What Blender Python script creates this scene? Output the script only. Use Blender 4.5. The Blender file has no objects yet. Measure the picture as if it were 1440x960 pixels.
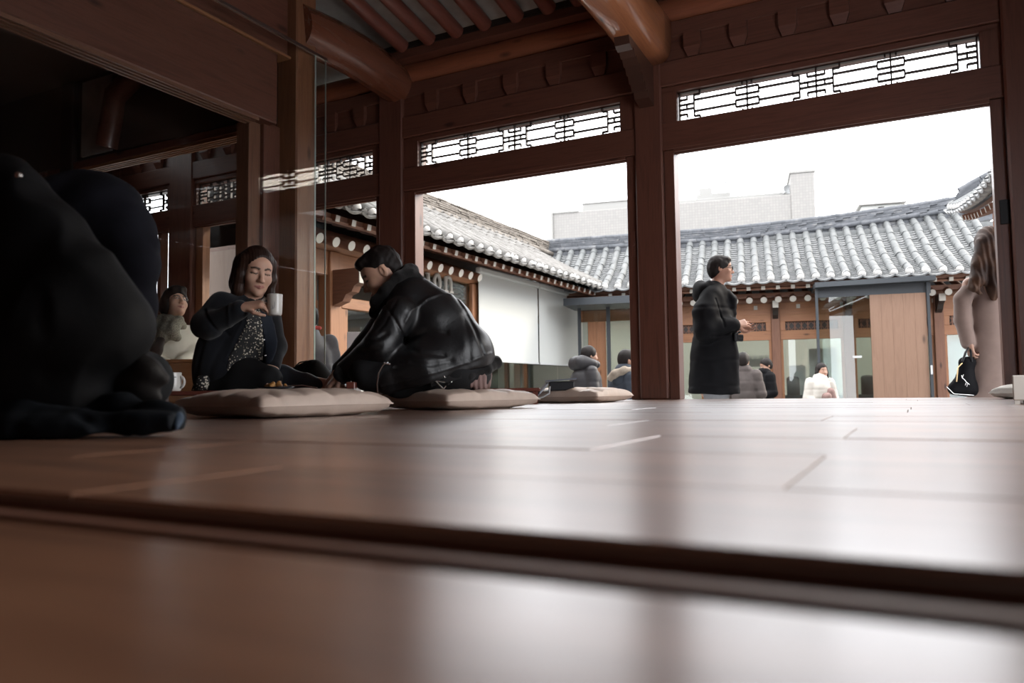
import bpy, math, random
import numpy as np
from mathutils import Matrix, Vector

SC = bpy.context.scene
COL = SC.collection
PI = math.pi
RND = random.Random(7)

# ------------------------------------------------------------------ camera
CAM = bpy.data.cameras.new('camera')
CAM.sensor_width = 36.0
CAM.lens = 36.0 * 1085.0 / 1440.0
CAM.clip_start = 0.01
CAM.clip_end = 300
CAM.dof.use_dof = True
CAM.dof.focus_distance = 5.0
CAM.dof.aperture_fstop = 3.3
CAMO = bpy.data.objects.new('camera', CAM)
COL.objects.link(CAMO)
CR = ((0.887, 0.041, 0.46), (0.461, -0.051, -0.886), (-0.013, 0.998, -0.064))
CAMO.matrix_world = Matrix([list(CR[i]) + [(0, 0, 0.08)[i]] for i in range(3)] + [[0, 0, 0, 1]])
_l, _r, _s = CAMO.matrix_world.decompose()
CAMO.matrix_world = Matrix.Translation(_l) @ _r.to_matrix().to_4x4()
SC.camera = CAMO
YAW = math.atan2(0.461, 0.887)

# ------------------------------------------------------------------ sky, sun, exposure
W = bpy.data.worlds.new('overcast_sky')
SC.world = W
W.use_nodes = True
nt = W.node_tree
bg = nt.nodes['Background']
tc = nt.nodes.new('ShaderNodeTexCoord')
sx = nt.nodes.new('ShaderNodeSeparateXYZ')
rp = nt.nodes.new('ShaderNodeValToRGB')
nt.links.new(tc.outputs['Generated'], sx.inputs[0])
nt.links.new(sx.outputs['Z'], rp.inputs[0])
rp.color_ramp.elements[0].position = 0.0
rp.color_ramp.elements[0].color = (0.93, 0.95, 1.0, 1)
rp.color_ramp.elements[1].position = 1.0
rp.color_ramp.elements[1].color = (1.0, 1.0, 1.0, 1)
nt.links.new(rp.outputs[0], bg.inputs['Color'])
bg.inputs['Strength'].default_value = 5.2
SUN = bpy.data.lights.new('sun', 'SUN')
SUN.energy = 3.8
SUN.angle = math.radians(26)
SUN.color = (1.0, 0.87, 0.70)
SUNO = bpy.data.objects.new('sun', SUN)
COL.objects.link(SUNO)
SUNO.rotation_euler = Vector((-0.64, -0.62, -0.46)).to_track_quat('-Z', 'Y').to_euler()
SC.view_settings.view_transform = 'Standard'
SC.view_settings.look = 'None'
SC.view_settings.exposure = 0.16
SC.view_settings.gamma = 1.0
SC.view_settings.use_curve_mapping = False
SC.cycles.max_bounces = 10
SC.cycles.transparent_max_bounces = 24
SC.cycles.caustics_reflective = True
SC.cycles.blur_glossy = 1.0
SC.cycles.caustics_refractive = False

# ------------------------------------------------------------------ materials
def mat(name, col, rough=0.5, metal=0.0, coat=0.0, spec=0.5, sheen=0.0):
    m = bpy.data.materials.new(name)
    m.use_nodes = True
    b = m.node_tree.nodes['Principled BSDF']
    b.inputs['Base Color'].default_value = (*col, 1)
    b.inputs['Roughness'].default_value = rough
    b.inputs['Metallic'].default_value = metal
    b.inputs['Coat Weight'].default_value = coat
    b.inputs['Coat Roughness'].default_value = 0.12
    b.inputs['Specular IOR Level'].default_value = spec
    if sheen:
        b.inputs['Sheen Weight'].default_value = sheen
        b.inputs['Sheen Roughness'].default_value = 0.5
    return m

def N(m, t, **kw):
    n = m.node_tree.nodes.new(t)
    for k, v in kw.items():
        setattr(n, k, v)
    return n

def L(m, a, b):
    m.node_tree.links.new(a, b)

def bsdf(m):
    return m.node_tree.nodes['Principled BSDF']

def coords(m, scale, rand=True, src='Object'):
    t = N(m, 'ShaderNodeTexCoord')
    mp = N(m, 'ShaderNodeMapping')
    mp.inputs['Scale'].default_value = scale
    if rand:
        oi = N(m, 'ShaderNodeObjectInfo')
        ml = N(m, 'ShaderNodeMath', operation='MULTIPLY')
        ml.inputs[1].default_value = 37.0
        L(m, oi.outputs['Random'], ml.inputs[0])
        L(m, ml.outputs[0], mp.inputs['Location'])
    L(m, t.outputs[src], mp.inputs['Vector'])
    return mp.outputs[0]

def noise(m, vec, scale=5.0, detail=4.0, rough=0.55, dist=0.0):
    n = N(m, 'ShaderNodeTexNoise')
    n.inputs['Scale'].default_value = scale
    n.inputs['Detail'].default_value = detail
    n.inputs['Roughness'].default_value = rough
    n.inputs['Distortion'].default_value = dist
    if vec is not None:
        L(m, vec, n.inputs['Vector'])
    return n.outputs[0]

def ramp(m, fac, stops):
    r = N(m, 'ShaderNodeValToRGB')
    cr = r.color_ramp
    while len(cr.elements) < len(stops):
        cr.elements.new(0.5)
    for e, (p, c) in zip(cr.elements, stops):
        e.position = p
        e.color = (*c, 1) if len(c) == 3 else c
    L(m, fac, r.inputs[0])
    return r.outputs[0]

def bump(m, fac, strength=0.2, dist=0.01):
    b = N(m, 'ShaderNodeBump')
    b.inputs['Strength'].default_value = strength
    b.inputs['Distance'].default_value = dist
    L(m, fac, b.inputs['Height'])
    L(m, b.outputs[0], bsdf(m).inputs['Normal'])
    return b

def rough_var(m, fac, lo, hi):
    r = N(m, 'ShaderNodeMapRange')
    r.inputs['To Min'].default_value = lo
    r.inputs['To Max'].default_value = hi
    L(m, fac, r.inputs['Value'])
    L(m, r.outputs[0], bsdf(m).inputs['Roughness'])

def wood(name, c1, c2, axis='X', rough=0.4, coat=0.0, gs=1.0, bstr=0.15, knots=True):
    """timber: long grain along the given axis, darker knots"""
    m = mat(name, c1, rough, coat=coat)
    k = {'X': (1, 14, 14), 'Y': (14, 1, 14), 'Z': (14, 14, 1)}[axis]
    v = coords(m, tuple(a * gs for a in k))
    n1 = noise(m, v, 1.6, 6, 0.6, 0.6)
    c3 = tuple(a * 0.45 for a in c2)
    col = ramp(m, n1, [(0.25, c2), (0.5, c1), (0.62, tuple((a + b) / 2 for a, b in zip(c1, c2))), (0.8, c1)])
    if knots:
        v2 = coords(m, tuple((2.2 if a == 1 else 6.0) * gs for a in k))
        vo = N(m, 'ShaderNodeTexVoronoi')
        vo.inputs['Scale'].default_value = 0.8
        L(m, v2, vo.inputs['Vector'])
        kf = ramp(m, vo.outputs['Distance'], [(0.05, (1, 1, 1)), (0.14, (0, 0, 0))])
        mx = N(m, 'ShaderNodeMixRGB')
        L(m, kf, mx.inputs[0])
        L(m, col, mx.inputs[1])
        mx.inputs[2].default_value = (*c3, 1)
        col = mx.outputs[0]
    L(m, col, bsdf(m).inputs['Base Color'])
    rough_var(m, n1, rough * 0.8, min(1, rough * 1.3))
    bump(m, n1, bstr, 0.004)
    return m

def cloth(name, col, rough=0.85, scale=260.0, var=0.25, bstr=0.25, sheen=0.0, col2=None, spec=0.3):
    m = mat(name, col, rough, sheen=sheen, spec=spec)
    v = coords(m, (1, 1, 1), rand=False)
    n1 = noise(m, v, 9, 3)
    c2 = col2 or tuple(a * (1 - var) for a in col)
    L(m, ramp(m, n1, [(0.35, c2), (0.65, col)]), bsdf(m).inputs['Base Color'])
    n2 = noise(m, v, scale, 2)
    bump(m, n2, bstr, 0.002)
    return m

def glass(name, tint=(1, 1, 1), refl=1.0, rough=0.0):
    """clear sheet glass: Fresnel mirror over a clear body"""
    m = bpy.data.materials.new(name)
    m.use_nodes = True
    t = m.node_tree
    t.nodes.remove(t.nodes['Principled BSDF'])
    out = t.nodes['Material Output']
    tr = t.nodes.new('ShaderNodeBsdfTransparent')
    tr.inputs[0].default_value = (*tint, 1)
    gl = t.nodes.new('ShaderNodeBsdfGlossy')
    gl.inputs['Roughness'].default_value = rough
    fr = t.nodes.new('ShaderNodeLayerWeight')
    fr.inputs['Blend'].default_value = 0.5
    pw = t.nodes.new('ShaderNodeMath')
    pw.operation = 'POWER'
    pw.inputs[1].default_value = 5.0
    ml = t.nodes.new('ShaderNodeMath')
    ml.operation = 'MULTIPLY_ADD'
    ml.use_clamp = True
    ml.inputs[1].default_value = 0.9 * refl
    ml.inputs[2].default_value = 0.04 * refl
    t.links.new(fr.outputs['Facing'], pw.inputs[0])
    t.links.new(pw.outputs[0], ml.inputs[0])
    mx = t.nodes.new('ShaderNodeMixShader')
    t.links.new(ml.outputs[0], mx.inputs[0])
    t.links.new(tr.outputs[0], mx.inputs[1])
    t.links.new(gl.outputs[0], mx.inputs[2])
    t.links.new(mx.outputs[0], out.inputs['Surface'])
    return m

def attr_mat(name, rough=0.5, sss=0.0, bscale=0, bstr=0.1, spec=0.4):
    """colour comes from the mesh's own colour regions"""
    m = mat(name, (0.5, 0.5, 0.5), rough, spec=spec)
    a = N(m, 'ShaderNodeAttribute')
    a.attribute_name = 'Col'
    L(m, a.outputs['Color'], bsdf(m).inputs['Base Color'])
    if sss:
        bsdf(m).inputs['Subsurface Weight'].default_value = sss
        bsdf(m).inputs['Subsurface Radius'].default_value = (0.01, 0.004, 0.002)
        bsdf(m).inputs['Subsurface Scale'].default_value = 0.6
    if bscale:
        bump(m, noise(m, coords(m, (1, 1, 1), rand=False), bscale, 3), bstr, 0.002)
    return m

M = {}
RED1, RED2 = (0.135, 0.052, 0.034), (0.075, 0.027, 0.019)
for ax in 'XYZ':
    M['red' + ax] = wood('red_lacquered_timber_' + ax, RED1, RED2, ax, 0.42, coat=0.12)
    M['pine' + ax] = wood('pine_timber_' + ax, (0.275, 0.122, 0.056), (0.20, 0.08, 0.034), ax, 0.5)
    M['out' + ax] = wood('weathered_red_timber_' + ax, (0.164, 0.0725, 0.0416), (0.101, 0.0403, 0.0227), ax, 0.55)
M['panel'] = wood('pale_oak_board', (0.208, 0.123, 0.0819), (0.158, 0.0882, 0.058), 'Z', 0.55, gs=0.8, bstr=0.08)
M['c2'] = wood('brown_pine_column', (0.20, 0.086, 0.042), (0.13, 0.05, 0.026), 'Z', 0.45)
M['edge'] = mat('glass_edge', (0.22, 0.27, 0.25), 0.35)
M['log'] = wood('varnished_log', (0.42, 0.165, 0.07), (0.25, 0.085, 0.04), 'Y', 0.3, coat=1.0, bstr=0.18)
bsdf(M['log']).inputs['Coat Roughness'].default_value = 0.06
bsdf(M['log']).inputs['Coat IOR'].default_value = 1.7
M['logX'] = wood('varnished_purlin', (0.26, 0.085, 0.042), (0.16, 0.05, 0.028), 'X', 0.35, coat=0.15)
M['rafter'] = wood('red_rafter', (0.16, 0.05, 0.034), (0.085, 0.027, 0.02), 'Y', 0.35, coat=0.2)
M['carved'] = mat('carved_dark_timber', (0.06, 0.028, 0.02), 0.28, coat=0.3)
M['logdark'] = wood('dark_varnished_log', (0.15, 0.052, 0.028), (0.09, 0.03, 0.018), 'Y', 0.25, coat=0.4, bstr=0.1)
M['dark'] = mat('near_black_timber', (0.02, 0.014, 0.012), 0.5)
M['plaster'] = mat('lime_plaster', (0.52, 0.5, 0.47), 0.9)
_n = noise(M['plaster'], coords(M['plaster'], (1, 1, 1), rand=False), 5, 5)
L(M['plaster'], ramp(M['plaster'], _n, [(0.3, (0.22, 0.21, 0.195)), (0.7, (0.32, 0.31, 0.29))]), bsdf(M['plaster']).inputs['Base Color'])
M['iron'] = mat('black_iron', (0.012, 0.012, 0.013), 0.45, 0.6)
M['steel'] = mat('bright_steel', (0.7, 0.7, 0.7), 0.25, 1.0)
M['glass'] = glass('clear_glass', (0.96, 0.97, 0.965), 0.24)
M['glass2'] = glass('storefront_glass', (0.86, 0.90, 0.88), 1.5)
M['lattice'] = mat('dark_lattice', (0.03, 0.017, 0.014), 0.5)

# varnished floor boards
m = mat('varnished_floor', (0.2, 0.08, 0.04), 0.22, coat=1.0, spec=0.5)
bsdf(m).inputs['Coat IOR'].default_value = 2.2
bsdf(m).inputs['Coat Roughness'].default_value = 0.26
v = coords(m, (1.3, 12, 12))
n1 = noise(m, v, 1.4, 6, 0.6, 0.5)
vv = coords(m, (1, 1, 1), rand=False, src='Object')
n2 = noise(m, vv, 3.0, 4, 0.6)
L(m, ramp(m, n1, [(0.25, (0.10, 0.045, 0.026)), (0.5, (0.18, 0.085, 0.05)), (0.75, (0.26, 0.13, 0.078))]), bsdf(m).inputs['Base Color'])
rough_var(m, n2, 0.32, 0.46)
n3 = noise(m, coords(m, (2.0, 6, 6)), 2.5, 3, 0.5)
bump(m, n3, 0.16, 0.006)
M['floor'] = m
M['sillwood'] = wood('dark_sill_timber', (0.10, 0.045, 0.03), (0.06, 0.026, 0.018), 'X', 0.5, bstr=0.05, knots=False)
M['floordark'] = mat('dark_floor_joint', (0.03, 0.014, 0.009), 0.6)

# roof tile, mortar
m = mat('grey_roof_tile', (0.0875, 0.0918, 0.0969), 0.6)
v = coords(m, (1, 1, 1))
n1 = noise(m, v, 6, 5, 0.65)
L(m, ramp(m, n1, [(0.28, (0.0745, 0.0767, 0.0788)), (0.5, (0.105, 0.111, 0.112)), (0.72, (0.136, 0.138, 0.138))]), bsdf(m).inputs['Base Color'])
bump(m, noise(m, v, 40, 4), 0.3, 0.004)
M['tile'] = m
m = mat('pan_roof_tile', (0.2, 0.2, 0.2), 0.6)
n1 = noise(m, coords(m, (1, 1, 1)), 9, 4, 0.6)
L(m, ramp(m, n1, [(0.3, (0.17, 0.175, 0.178)), (0.5, (0.235, 0.24, 0.243)), (0.7, (0.30, 0.302, 0.30))]), bsdf(m).inputs['Base Color'])
M['pan'] = m
m = mat('weathered_roof_tile', (0.2, 0.2, 0.2), 0.7)
n1 = noise(m, coords(m, (1, 1, 1)), 7, 5, 0.65)
L(m, ramp(m, n1, [(0.28, (0.06, 0.056, 0.05)), (0.5, (0.105, 0.10, 0.094)), (0.72, (0.16, 0.156, 0.148))]), bsdf(m).inputs['Base Color'])
bump(m, noise(m, coords(m, (1, 1, 1)), 40, 4), 0.3, 0.004)
M['oldtile'] = m
m = mat('old_ridge_tile', (0.101, 0.101, 0.101), 0.7)
v = coords(m, (1, 1, 1))
n1 = noise(m, v, 4, 5, 0.65)
L(m, ramp(m, n1, [(0.3, (0.0353, 0.0403, 0.0479)), (0.55, (0.0856, 0.0904, 0.101)), (0.75, (0.182, 0.182, 0.182))]), bsdf(m).inputs['Base Color'])
M['ridge'] = m
m = mat('weathered_ridge_tile', (0.117, 0.102, 0.0862), 0.8)
v = coords(m, (1, 1, 1))
L(m, ramp(m, noise(m, v, 5, 5, 0.65), [(0.3, (0.0508, 0.043, 0.0371)), (0.55, (0.125, 0.109, 0.0936)), (0.75, (0.195, 0.184, 0.168))]), bsdf(m).inputs['Base Color'])
M['ridgebrown'] = m
M['mortar'] = mat('white_mortar', (0.391, 0.384, 0.372), 0.85)
M['whitepaint'] = mat('white_end_paint', (0.391, 0.372, 0.334), 0.7)
M['bluesteel'] = mat('blue_grey_steel', (0.034, 0.040, 0.047), 0.45, 0.2)
M['blind'] = mat('white_roller_fabric', (0.48, 0.495, 0.48), 0.8)
M['concrete'] = mat('pale_concrete', (0.227, 0.224, 0.214), 0.9)
M['white'] = mat('white_plastic', (0.454, 0.466, 0.473), 0.4)
M['ceramic'] = mat('glazed_ceramic', (0.66, 0.63, 0.58), 0.15, spec=0.6)
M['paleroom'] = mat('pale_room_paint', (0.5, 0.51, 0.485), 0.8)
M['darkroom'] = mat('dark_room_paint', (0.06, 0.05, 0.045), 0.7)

# ------------------------------------------------------------------ mesh helper
class MB:
    def __init__(s):
        s.v, s.f, s.m, s.mi, s.sm = [], [], [], 0, []
        s.smooth = False
    def add(s, vs, fs):
        o = len(s.v)
        s.v += [tuple(map(float, p)) for p in vs]
        for f in fs:
            s.f.append([o + i for i in f])
            s.m.append(s.mi)
            s.sm.append(s.smooth)
        return s
    def box(s, x0, y0, z0, x1, y1, z1, c=0.0):
        """box, with the edges along the long sides chamfered by c"""
        if c <= 0:
            vs = [(x, y, z) for z in (z0, z1) for y in (y0, y1) for x in (x0, x1)]
            return s.add(vs, [(0, 2, 3, 1), (4, 5, 7, 6), (0, 1, 5, 4), (2, 6, 7, 3), (0, 4, 6, 2), (1, 3, 7, 5)])
        vs = []
        for (X0, Y0, X1, Y1, z) in ((x0 + c, y0 + c, x1 - c, y1 - c, z0), (x0, y0, x1, y1, z0 + c), (x0, y0, x1, y1, z1 - c), (x0 + c, y0 + c, x1 - c, y1 - c, z1)):
            vs += [(X0 + c, Y0, z), (X1 - c, Y0, z), (X1, Y0 + c, z), (X1, Y1 - c, z), (X1 - c, Y1, z), (X0 + c, Y1, z), (X0, Y1 - c, z), (X0, Y0 + c, z)]
        fs = [tuple(range(7, -1, -1)), tuple(range(24, 32))]
        for k in range(3):
            for i in range(8):
                j = (i + 1) % 8
                fs.append((k * 8 + i, k * 8 + j, k * 8 + 8 + j, k * 8 + 8 + i))
        return s.add(vs, fs)
    def obox(s, c, ax, hx, hy, hz):
        """oriented box: centre, 3 axes, half sizes"""
        c = Vector(c)
        ax = [Vector(a).normalized() for a in ax]
        vs = [c + ax[0] * hx * a + ax[1] * hy * b + ax[2] * hz * d for d in (-1, 1) for b in (-1, 1) for a in (-1, 1)]
        return s.add(vs, [(0, 2, 3, 1), (4, 5, 7, 6), (0, 1, 5, 4), (2, 6, 7, 3), (0, 4, 6, 2), (1, 3, 7, 5)])
    def bar(s, a, b, w, h, up=(0, 0, 1)):
        a, b = Vector(a), Vector(b)
        d = (b - a)
        x = d.normalized()
        u = Vector(up)
        y = u.cross(x)
        if y.length < 1e-4:
            y = Vector((0, 1, 0)).cross(x)
        y.normalize()
        z = x.cross(y)
        return s.obox((a + b) / 2, (x, y, z), d.length / 2, w / 2, h / 2)
    def tube(s, pts, r, n=12, cap=True, ry=None):
        """swept round tube; r may be a list; ry scales the second axis"""
        pts = [Vector(p) for p in pts]
        if not hasattr(r, '__len__'):
            r = [r] * len(pts)
        sm = s.smooth
        s.smooth = True
        vs, fs = [], []
        ref = Vector((0, 0, 1))
        for i, p in enumerate(pts):
            t = (pts[min(i + 1, len(pts) - 1)] - pts[max(i - 1, 0)]).normalized()
            if i == 0:
                if abs(t.dot(ref)) > 0.95:
                    ref = Vector((0, 1, 0))
                a = t.cross(ref).normalized()
            else:
                a = (a - t * a.dot(t)).normalized()
            b = t.cross(a)
            for k in range(n):
                q = 2 * PI * k / n
                vs.append(p + a * math.cos(q) * r[i] + b * math.sin(q) * r[i] * (ry or 1))
        for i in range(len(pts) - 1):
            for k in range(n):
                j = (k + 1) % n
                fs.append((i * n + k, i * n + j, i * n + n + j, i * n + n + k))
        s.add(vs, fs)
        if cap:
            s.smooth = False
            o = len(pts) - 1
            s.add(vs[:n], [tuple(range(n - 1, -1, -1))])
            s.add(vs[o * n:], [tuple(range(n))])
        s.smooth = sm
        return s
    def lathe(s, prof, c=(0, 0, 0), n=24):
        sm = s.smooth
        s.smooth = True
        vs = [(c[0] + r * math.cos(2 * PI * k / n), c[1] + r * math.sin(2 * PI * k / n), c[2] + z) for r, z in prof for k in range(n)]
        fs = [(i * n + k, i * n + (k + 1) % n, i * n + n + (k + 1) % n, i * n + n + k) for i in range(len(prof) - 1) for k in range(n)]
        s.add(vs, fs)
        s.smooth = sm
        return s
    def prism(s, poly, axis, a, b):
        """polygon (2D) extruded along an axis from a to b; the other two axes keep their order"""
        n = len(poly)
        def P(p, t):
            return {'X': (t, p[0], p[1]), 'Y': (p[0], t, p[1]), 'Z': (p[0], p[1], t)}[axis]
        vs = [P(p, a) for p in poly] + [P(p, b) for p in poly]
        fs = [tuple(range(n)), tuple(range(2 * n - 1, n - 1, -1))]
        fs += [(i, n + i, n + (i + 1) % n, (i + 1) % n) for i in range(n)]
        return s.add(vs, fs)
    def mesh(s, name, mats):
        me = bpy.data.meshes.new(name)
        me.from_pydata(s.v, [], s.f)
        for q in (mats if isinstance(mats, (list, tuple)) else [mats]):
            me.materials.append(q)
        me.polygons.foreach_set('material_index', s.m)
        me.polygons.foreach_set('use_smooth', s.sm)
        me.update()
        import bmesh
        bm = bmesh.new()
        bm.from_mesh(me)
        bmesh.ops.recalc_face_normals(bm, faces=bm.faces)
        bm.to_mesh(me)
        bm.free()
        return me
    def build(s, name, mats, parent=None):
        return link(name, s.mesh(name, mats), parent)

def link(name, data, parent=None, loc=None, rz=None):
    o = bpy.data.objects.new(name, data)
    COL.objects.link(o)
    if parent is not None:
        o.parent = parent
    if loc is not None:
        o.location = loc
    if rz is not None:
        o.rotation_euler = (0, 0, rz)
    return o

def tag(o, label=None, cat=None, group=None, kind=None):
    for k, v in (('label', label), ('category', cat), ('group', group), ('kind', kind)):
        if v:
            o[k] = v
    return o

def thing(name, label, cat, loc=(0, 0, 0), rz=0.0, group=None):
    return tag(link(name, None, None, loc, rz), label, cat, group)

def structure(o, label=None):
    return tag(o, label, None, None, 'structure')

def copy_tree(o, parent=None):
    c = o.copy()
    COL.objects.link(c)
    c.parent = parent
    for ch in list(o.children):
        copy_tree(ch, c)
    return c

# ------------------------------------------------------------------ solid modelling of soft bodies: a distance field meshed with surface nets
class Soft:
    def __init__(s, col=(0.5, 0.5, 0.5)):
        s.ops, s.col = [], col
        s.warp = None
    def _add(s, kind, c, rad, fn, k, op, col):
        s.ops.append((kind, np.array(c, float), rad, fn, k, op, col if col is not None else s.col))
        return s
    def cap(s, a, b, ra, rb=None, k=0.02, op='+', col=None, flat=None):
        """tapered limb from a to b; flat=(axis, factor) thins it along an axis"""
        a, b = np.array(a, float), np.array(b, float)
        rb = ra if rb is None else rb
        ba = b - a
        l2 = max(float(ba @ ba), 1e-9)
        if flat is not None:
            fa = np.array(flat[0], float)
            fa /= np.linalg.norm(fa)
            ff = flat[1]
        def fn(P):
            q = P - a
            h = np.clip((q @ ba) / l2, 0, 1)
            e = q - h[..., None] * ba
            if flat is not None:
                e = e + (e @ fa)[..., None] * fa * (1 / ff - 1)
                return (np.sqrt((e * e).sum(-1)) - (ra + (rb - ra) * h)) * min(1.0, 0.5 + 0.5 * ff)
            return np.sqrt((e * e).sum(-1)) - (ra + (rb - ra) * h)
        lo, hi = np.minimum(a, b), np.maximum(a, b)
        rad = (hi - lo) / 2 + max(ra, rb)
        if flat is not None and flat[1] > 1:
            rad = rad + np.abs(fa) * max(ra, rb) * flat[1]
        return s._add('cap', (lo + hi) / 2, rad, fn, k, op, col)
    def clip_to(s, pts, rs, deep=3.0):
        """keep only what lies inside a tapered strip seen from the front"""
        R_ = Soft()
        R_.chain(pts, rs, 0.005, flat=((0, 1, 0), deep))
        fns = [(o[1], o[2], o[3]) for o in R_.ops]
        def fn(P):
            return np.min([f(P) for _, _, f in fns], 0)
        lo = np.min([c - r for c, r, _ in fns], 0)
        hi = np.max([c + r for c, r, _ in fns], 0)
        return s._add('clip', (lo + hi) / 2, (hi - lo) / 2, fn, 0, '&', None)
    def ell(s, c, r, R=None, k=0.02, op='+', col=None):
        c, r = np.array(c, float), np.array(r, float)
        Rm = None if R is None else np.array(R, float)
        def fn(P):
            q = P - c
            if Rm is not None:
                q = q @ Rm
            k0 = np.sqrt(((q / r) ** 2).sum(-1))
            k1 = np.sqrt(((q / (r * r)) ** 2).sum(-1)) + 1e-9
            return k0 * (k0 - 1) / k1
        return s._add('ell', c, np.full(3, r.max()) if Rm is not None else r, fn, k, op, col)
    def box(s, c, h, r=0.01, R=None, k=0.01, op='+', col=None):
        c, h = np.array(c, float), np.array(h, float)
        Rm = None if R is None else np.array(R, float)
        def fn(P):
            q = P - c
            if Rm is not None:
                q = q @ Rm
            q = np.abs(q) - (h - r)
            return np.sqrt((np.maximum(q, 0) ** 2).sum(-1)) + np.minimum(q.max(-1), 0) - r
        return s._add('box', c, np.full(3, np.linalg.norm(h)) if Rm is not None else h, fn, k, op, col)
    def chain(s, pts, rs, k=0.02, col=None, op='+', flat=None):
        if not hasattr(rs, '__len__'):
            rs = [rs] * len(pts)
        for i in range(len(pts) - 1):
            s.cap(pts[i], pts[i + 1], rs[i], rs[i + 1], k, op, col, flat)
        return s
    def clone(s):
        c = Soft(s.col)
        c.ops, c.warp = list(s.ops), s.warp
        return c
    def groove(s, pts, w=0.006, amp=0.004, face=None):
        """a stitched seam (amp > 0 sinks, < 0 raises) along a polyline near the surface"""
        pts = [np.array(p, float) for p in pts]
        def fn(P):
            d = np.full(P.shape[:-1], 9.0)
            for a, b in zip(pts[:-1], pts[1:]):
                ba = b - a
                q = P - a
                if face is not None:
                    q = q * np.array((1, 0, 1.0))
                    ba = ba * np.array((1, 0, 1.0))
                h = np.clip((q @ ba) / (ba @ ba), 0, 1)
                e = q - h[..., None] * ba
                d = np.minimum(d, np.sqrt((e * e).sum(-1)))
            if face is not None:
                d = np.where(P[..., 1] > face, 9.0, d)
            return amp * np.exp(-(d / w) ** 2)
        A = np.array(pts)
        lo, hi = A.min(0), A.max(0)
        rad = (hi - lo) / 2 + w * 3
        if face is not None:
            rad[1] += 0.3
        return s._add('groove', (lo + hi) / 2, rad, fn, 0, 'g', None)
    def grid(s, h):
        lo = np.min([o[1] - o[2] for o in s.ops if o[5] == '+'], 0) - 4 * h - 0.015
        hi = np.max([o[1] + o[2] for o in s.ops if o[5] == '+'], 0) + 4 * h + 0.015
        n = np.ceil((hi - lo) / h).astype(int) + 1
        D = np.full(n, 0.08, np.float32)
        for kind, c, rad, fn, k, op, col in s.ops:
            pad = k + 3 * h + 0.012
            i0 = np.maximum(np.floor((c - rad - pad - lo) / h).astype(int), 0)
            i1 = np.minimum(np.ceil((c + rad + pad - lo) / h).astype(int) + 1, n)
            if (i1 <= i0).any():
                continue
            g = np.stack(np.meshgrid(*[lo[j] + h * np.arange(i0[j], i1[j]) for j in range(3)], indexing='ij'), -1)
            d = fn(g)
            sl = tuple(slice(i0[j], i1[j]) for j in range(3))
            A = D[sl]
            if op == '+':
                t = np.clip(0.5 + 0.5 * (A - d) / k, 0, 1) if k > 0 else None
                D[sl] = np.minimum(A, d) if k <= 0 else A + (d - A) * t - k * t * (1 - t)
            elif op == '-':
                t = np.clip(0.5 + 0.5 * (A + d) / k, 0, 1) if k > 0 else None
                D[sl] = np.maximum(A, -d) if k <= 0 else (A * t - d * (1 - t)) + k * t * (1 - t)
            elif op == '&':
                E = np.full(n, 0.08, np.float32)
                E[sl] = d
                D = np.maximum(D, E)
            else:
                D[sl] = A + d
        if s.warp is not None:
            near = np.argwhere(np.abs(D) < 0.05)
            P = lo + near * h
            D[tuple(near.T)] += s.warp(P).astype(np.float32)
        return D, lo
    def mesh(s, name, mats, h, color=False):
        D, lo = s.grid(h)
        V, F = surface_net(D, lo, h)
        me = bpy.data.meshes.new(name)
        me.vertices.add(len(V))
        me.vertices.foreach_set('co', V.astype(np.float32).ravel())
        me.loops.add(F.size)
        me.polygons.add(len(F))
        me.loops.foreach_set('vertex_index', F.ravel().astype(np.int32))
        me.polygons.foreach_set('loop_start', np.arange(0, F.size, 4, dtype=np.int32))
        me.polygons.foreach_set('use_smooth', np.ones(len(F), bool))
        for q in (mats if isinstance(mats, (list, tuple)) else [mats]):
            me.materials.append(q)
        me.update(calc_edges=True)
        me.validate()
        if color:
            best = np.full(len(V), 9.0)
            C = np.zeros((len(V), 4), np.float32)
            C[:, :3] = s.col
            C[:, 3] = 1
            for kind, c, rad, fn, k, op, col in s.ops:
                if op != '+':
                    continue
                msk = (np.abs(V - c) <= rad + 0.03).all(1)
                if not msk.any():
                    continue
                idx = np.nonzero(msk)[0]
                d = fn(V[idx]) + (0.0013 if col[0] > 0.3 and tuple(col) != tuple(s.col) else 0.0)
                up = d < best[idx] - 1e-6
                best[idx[up]] = d[up]
                C[idx[up], :3] = col
            at = me.attributes.new('Col', 'FLOAT_COLOR', 'POINT')
            at.data.foreach_set('color', C.ravel())
        return me
    def build(s, name, mats, parent, h, color=False):
        return link(name, s.mesh(name, mats, h, color), parent)

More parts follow.
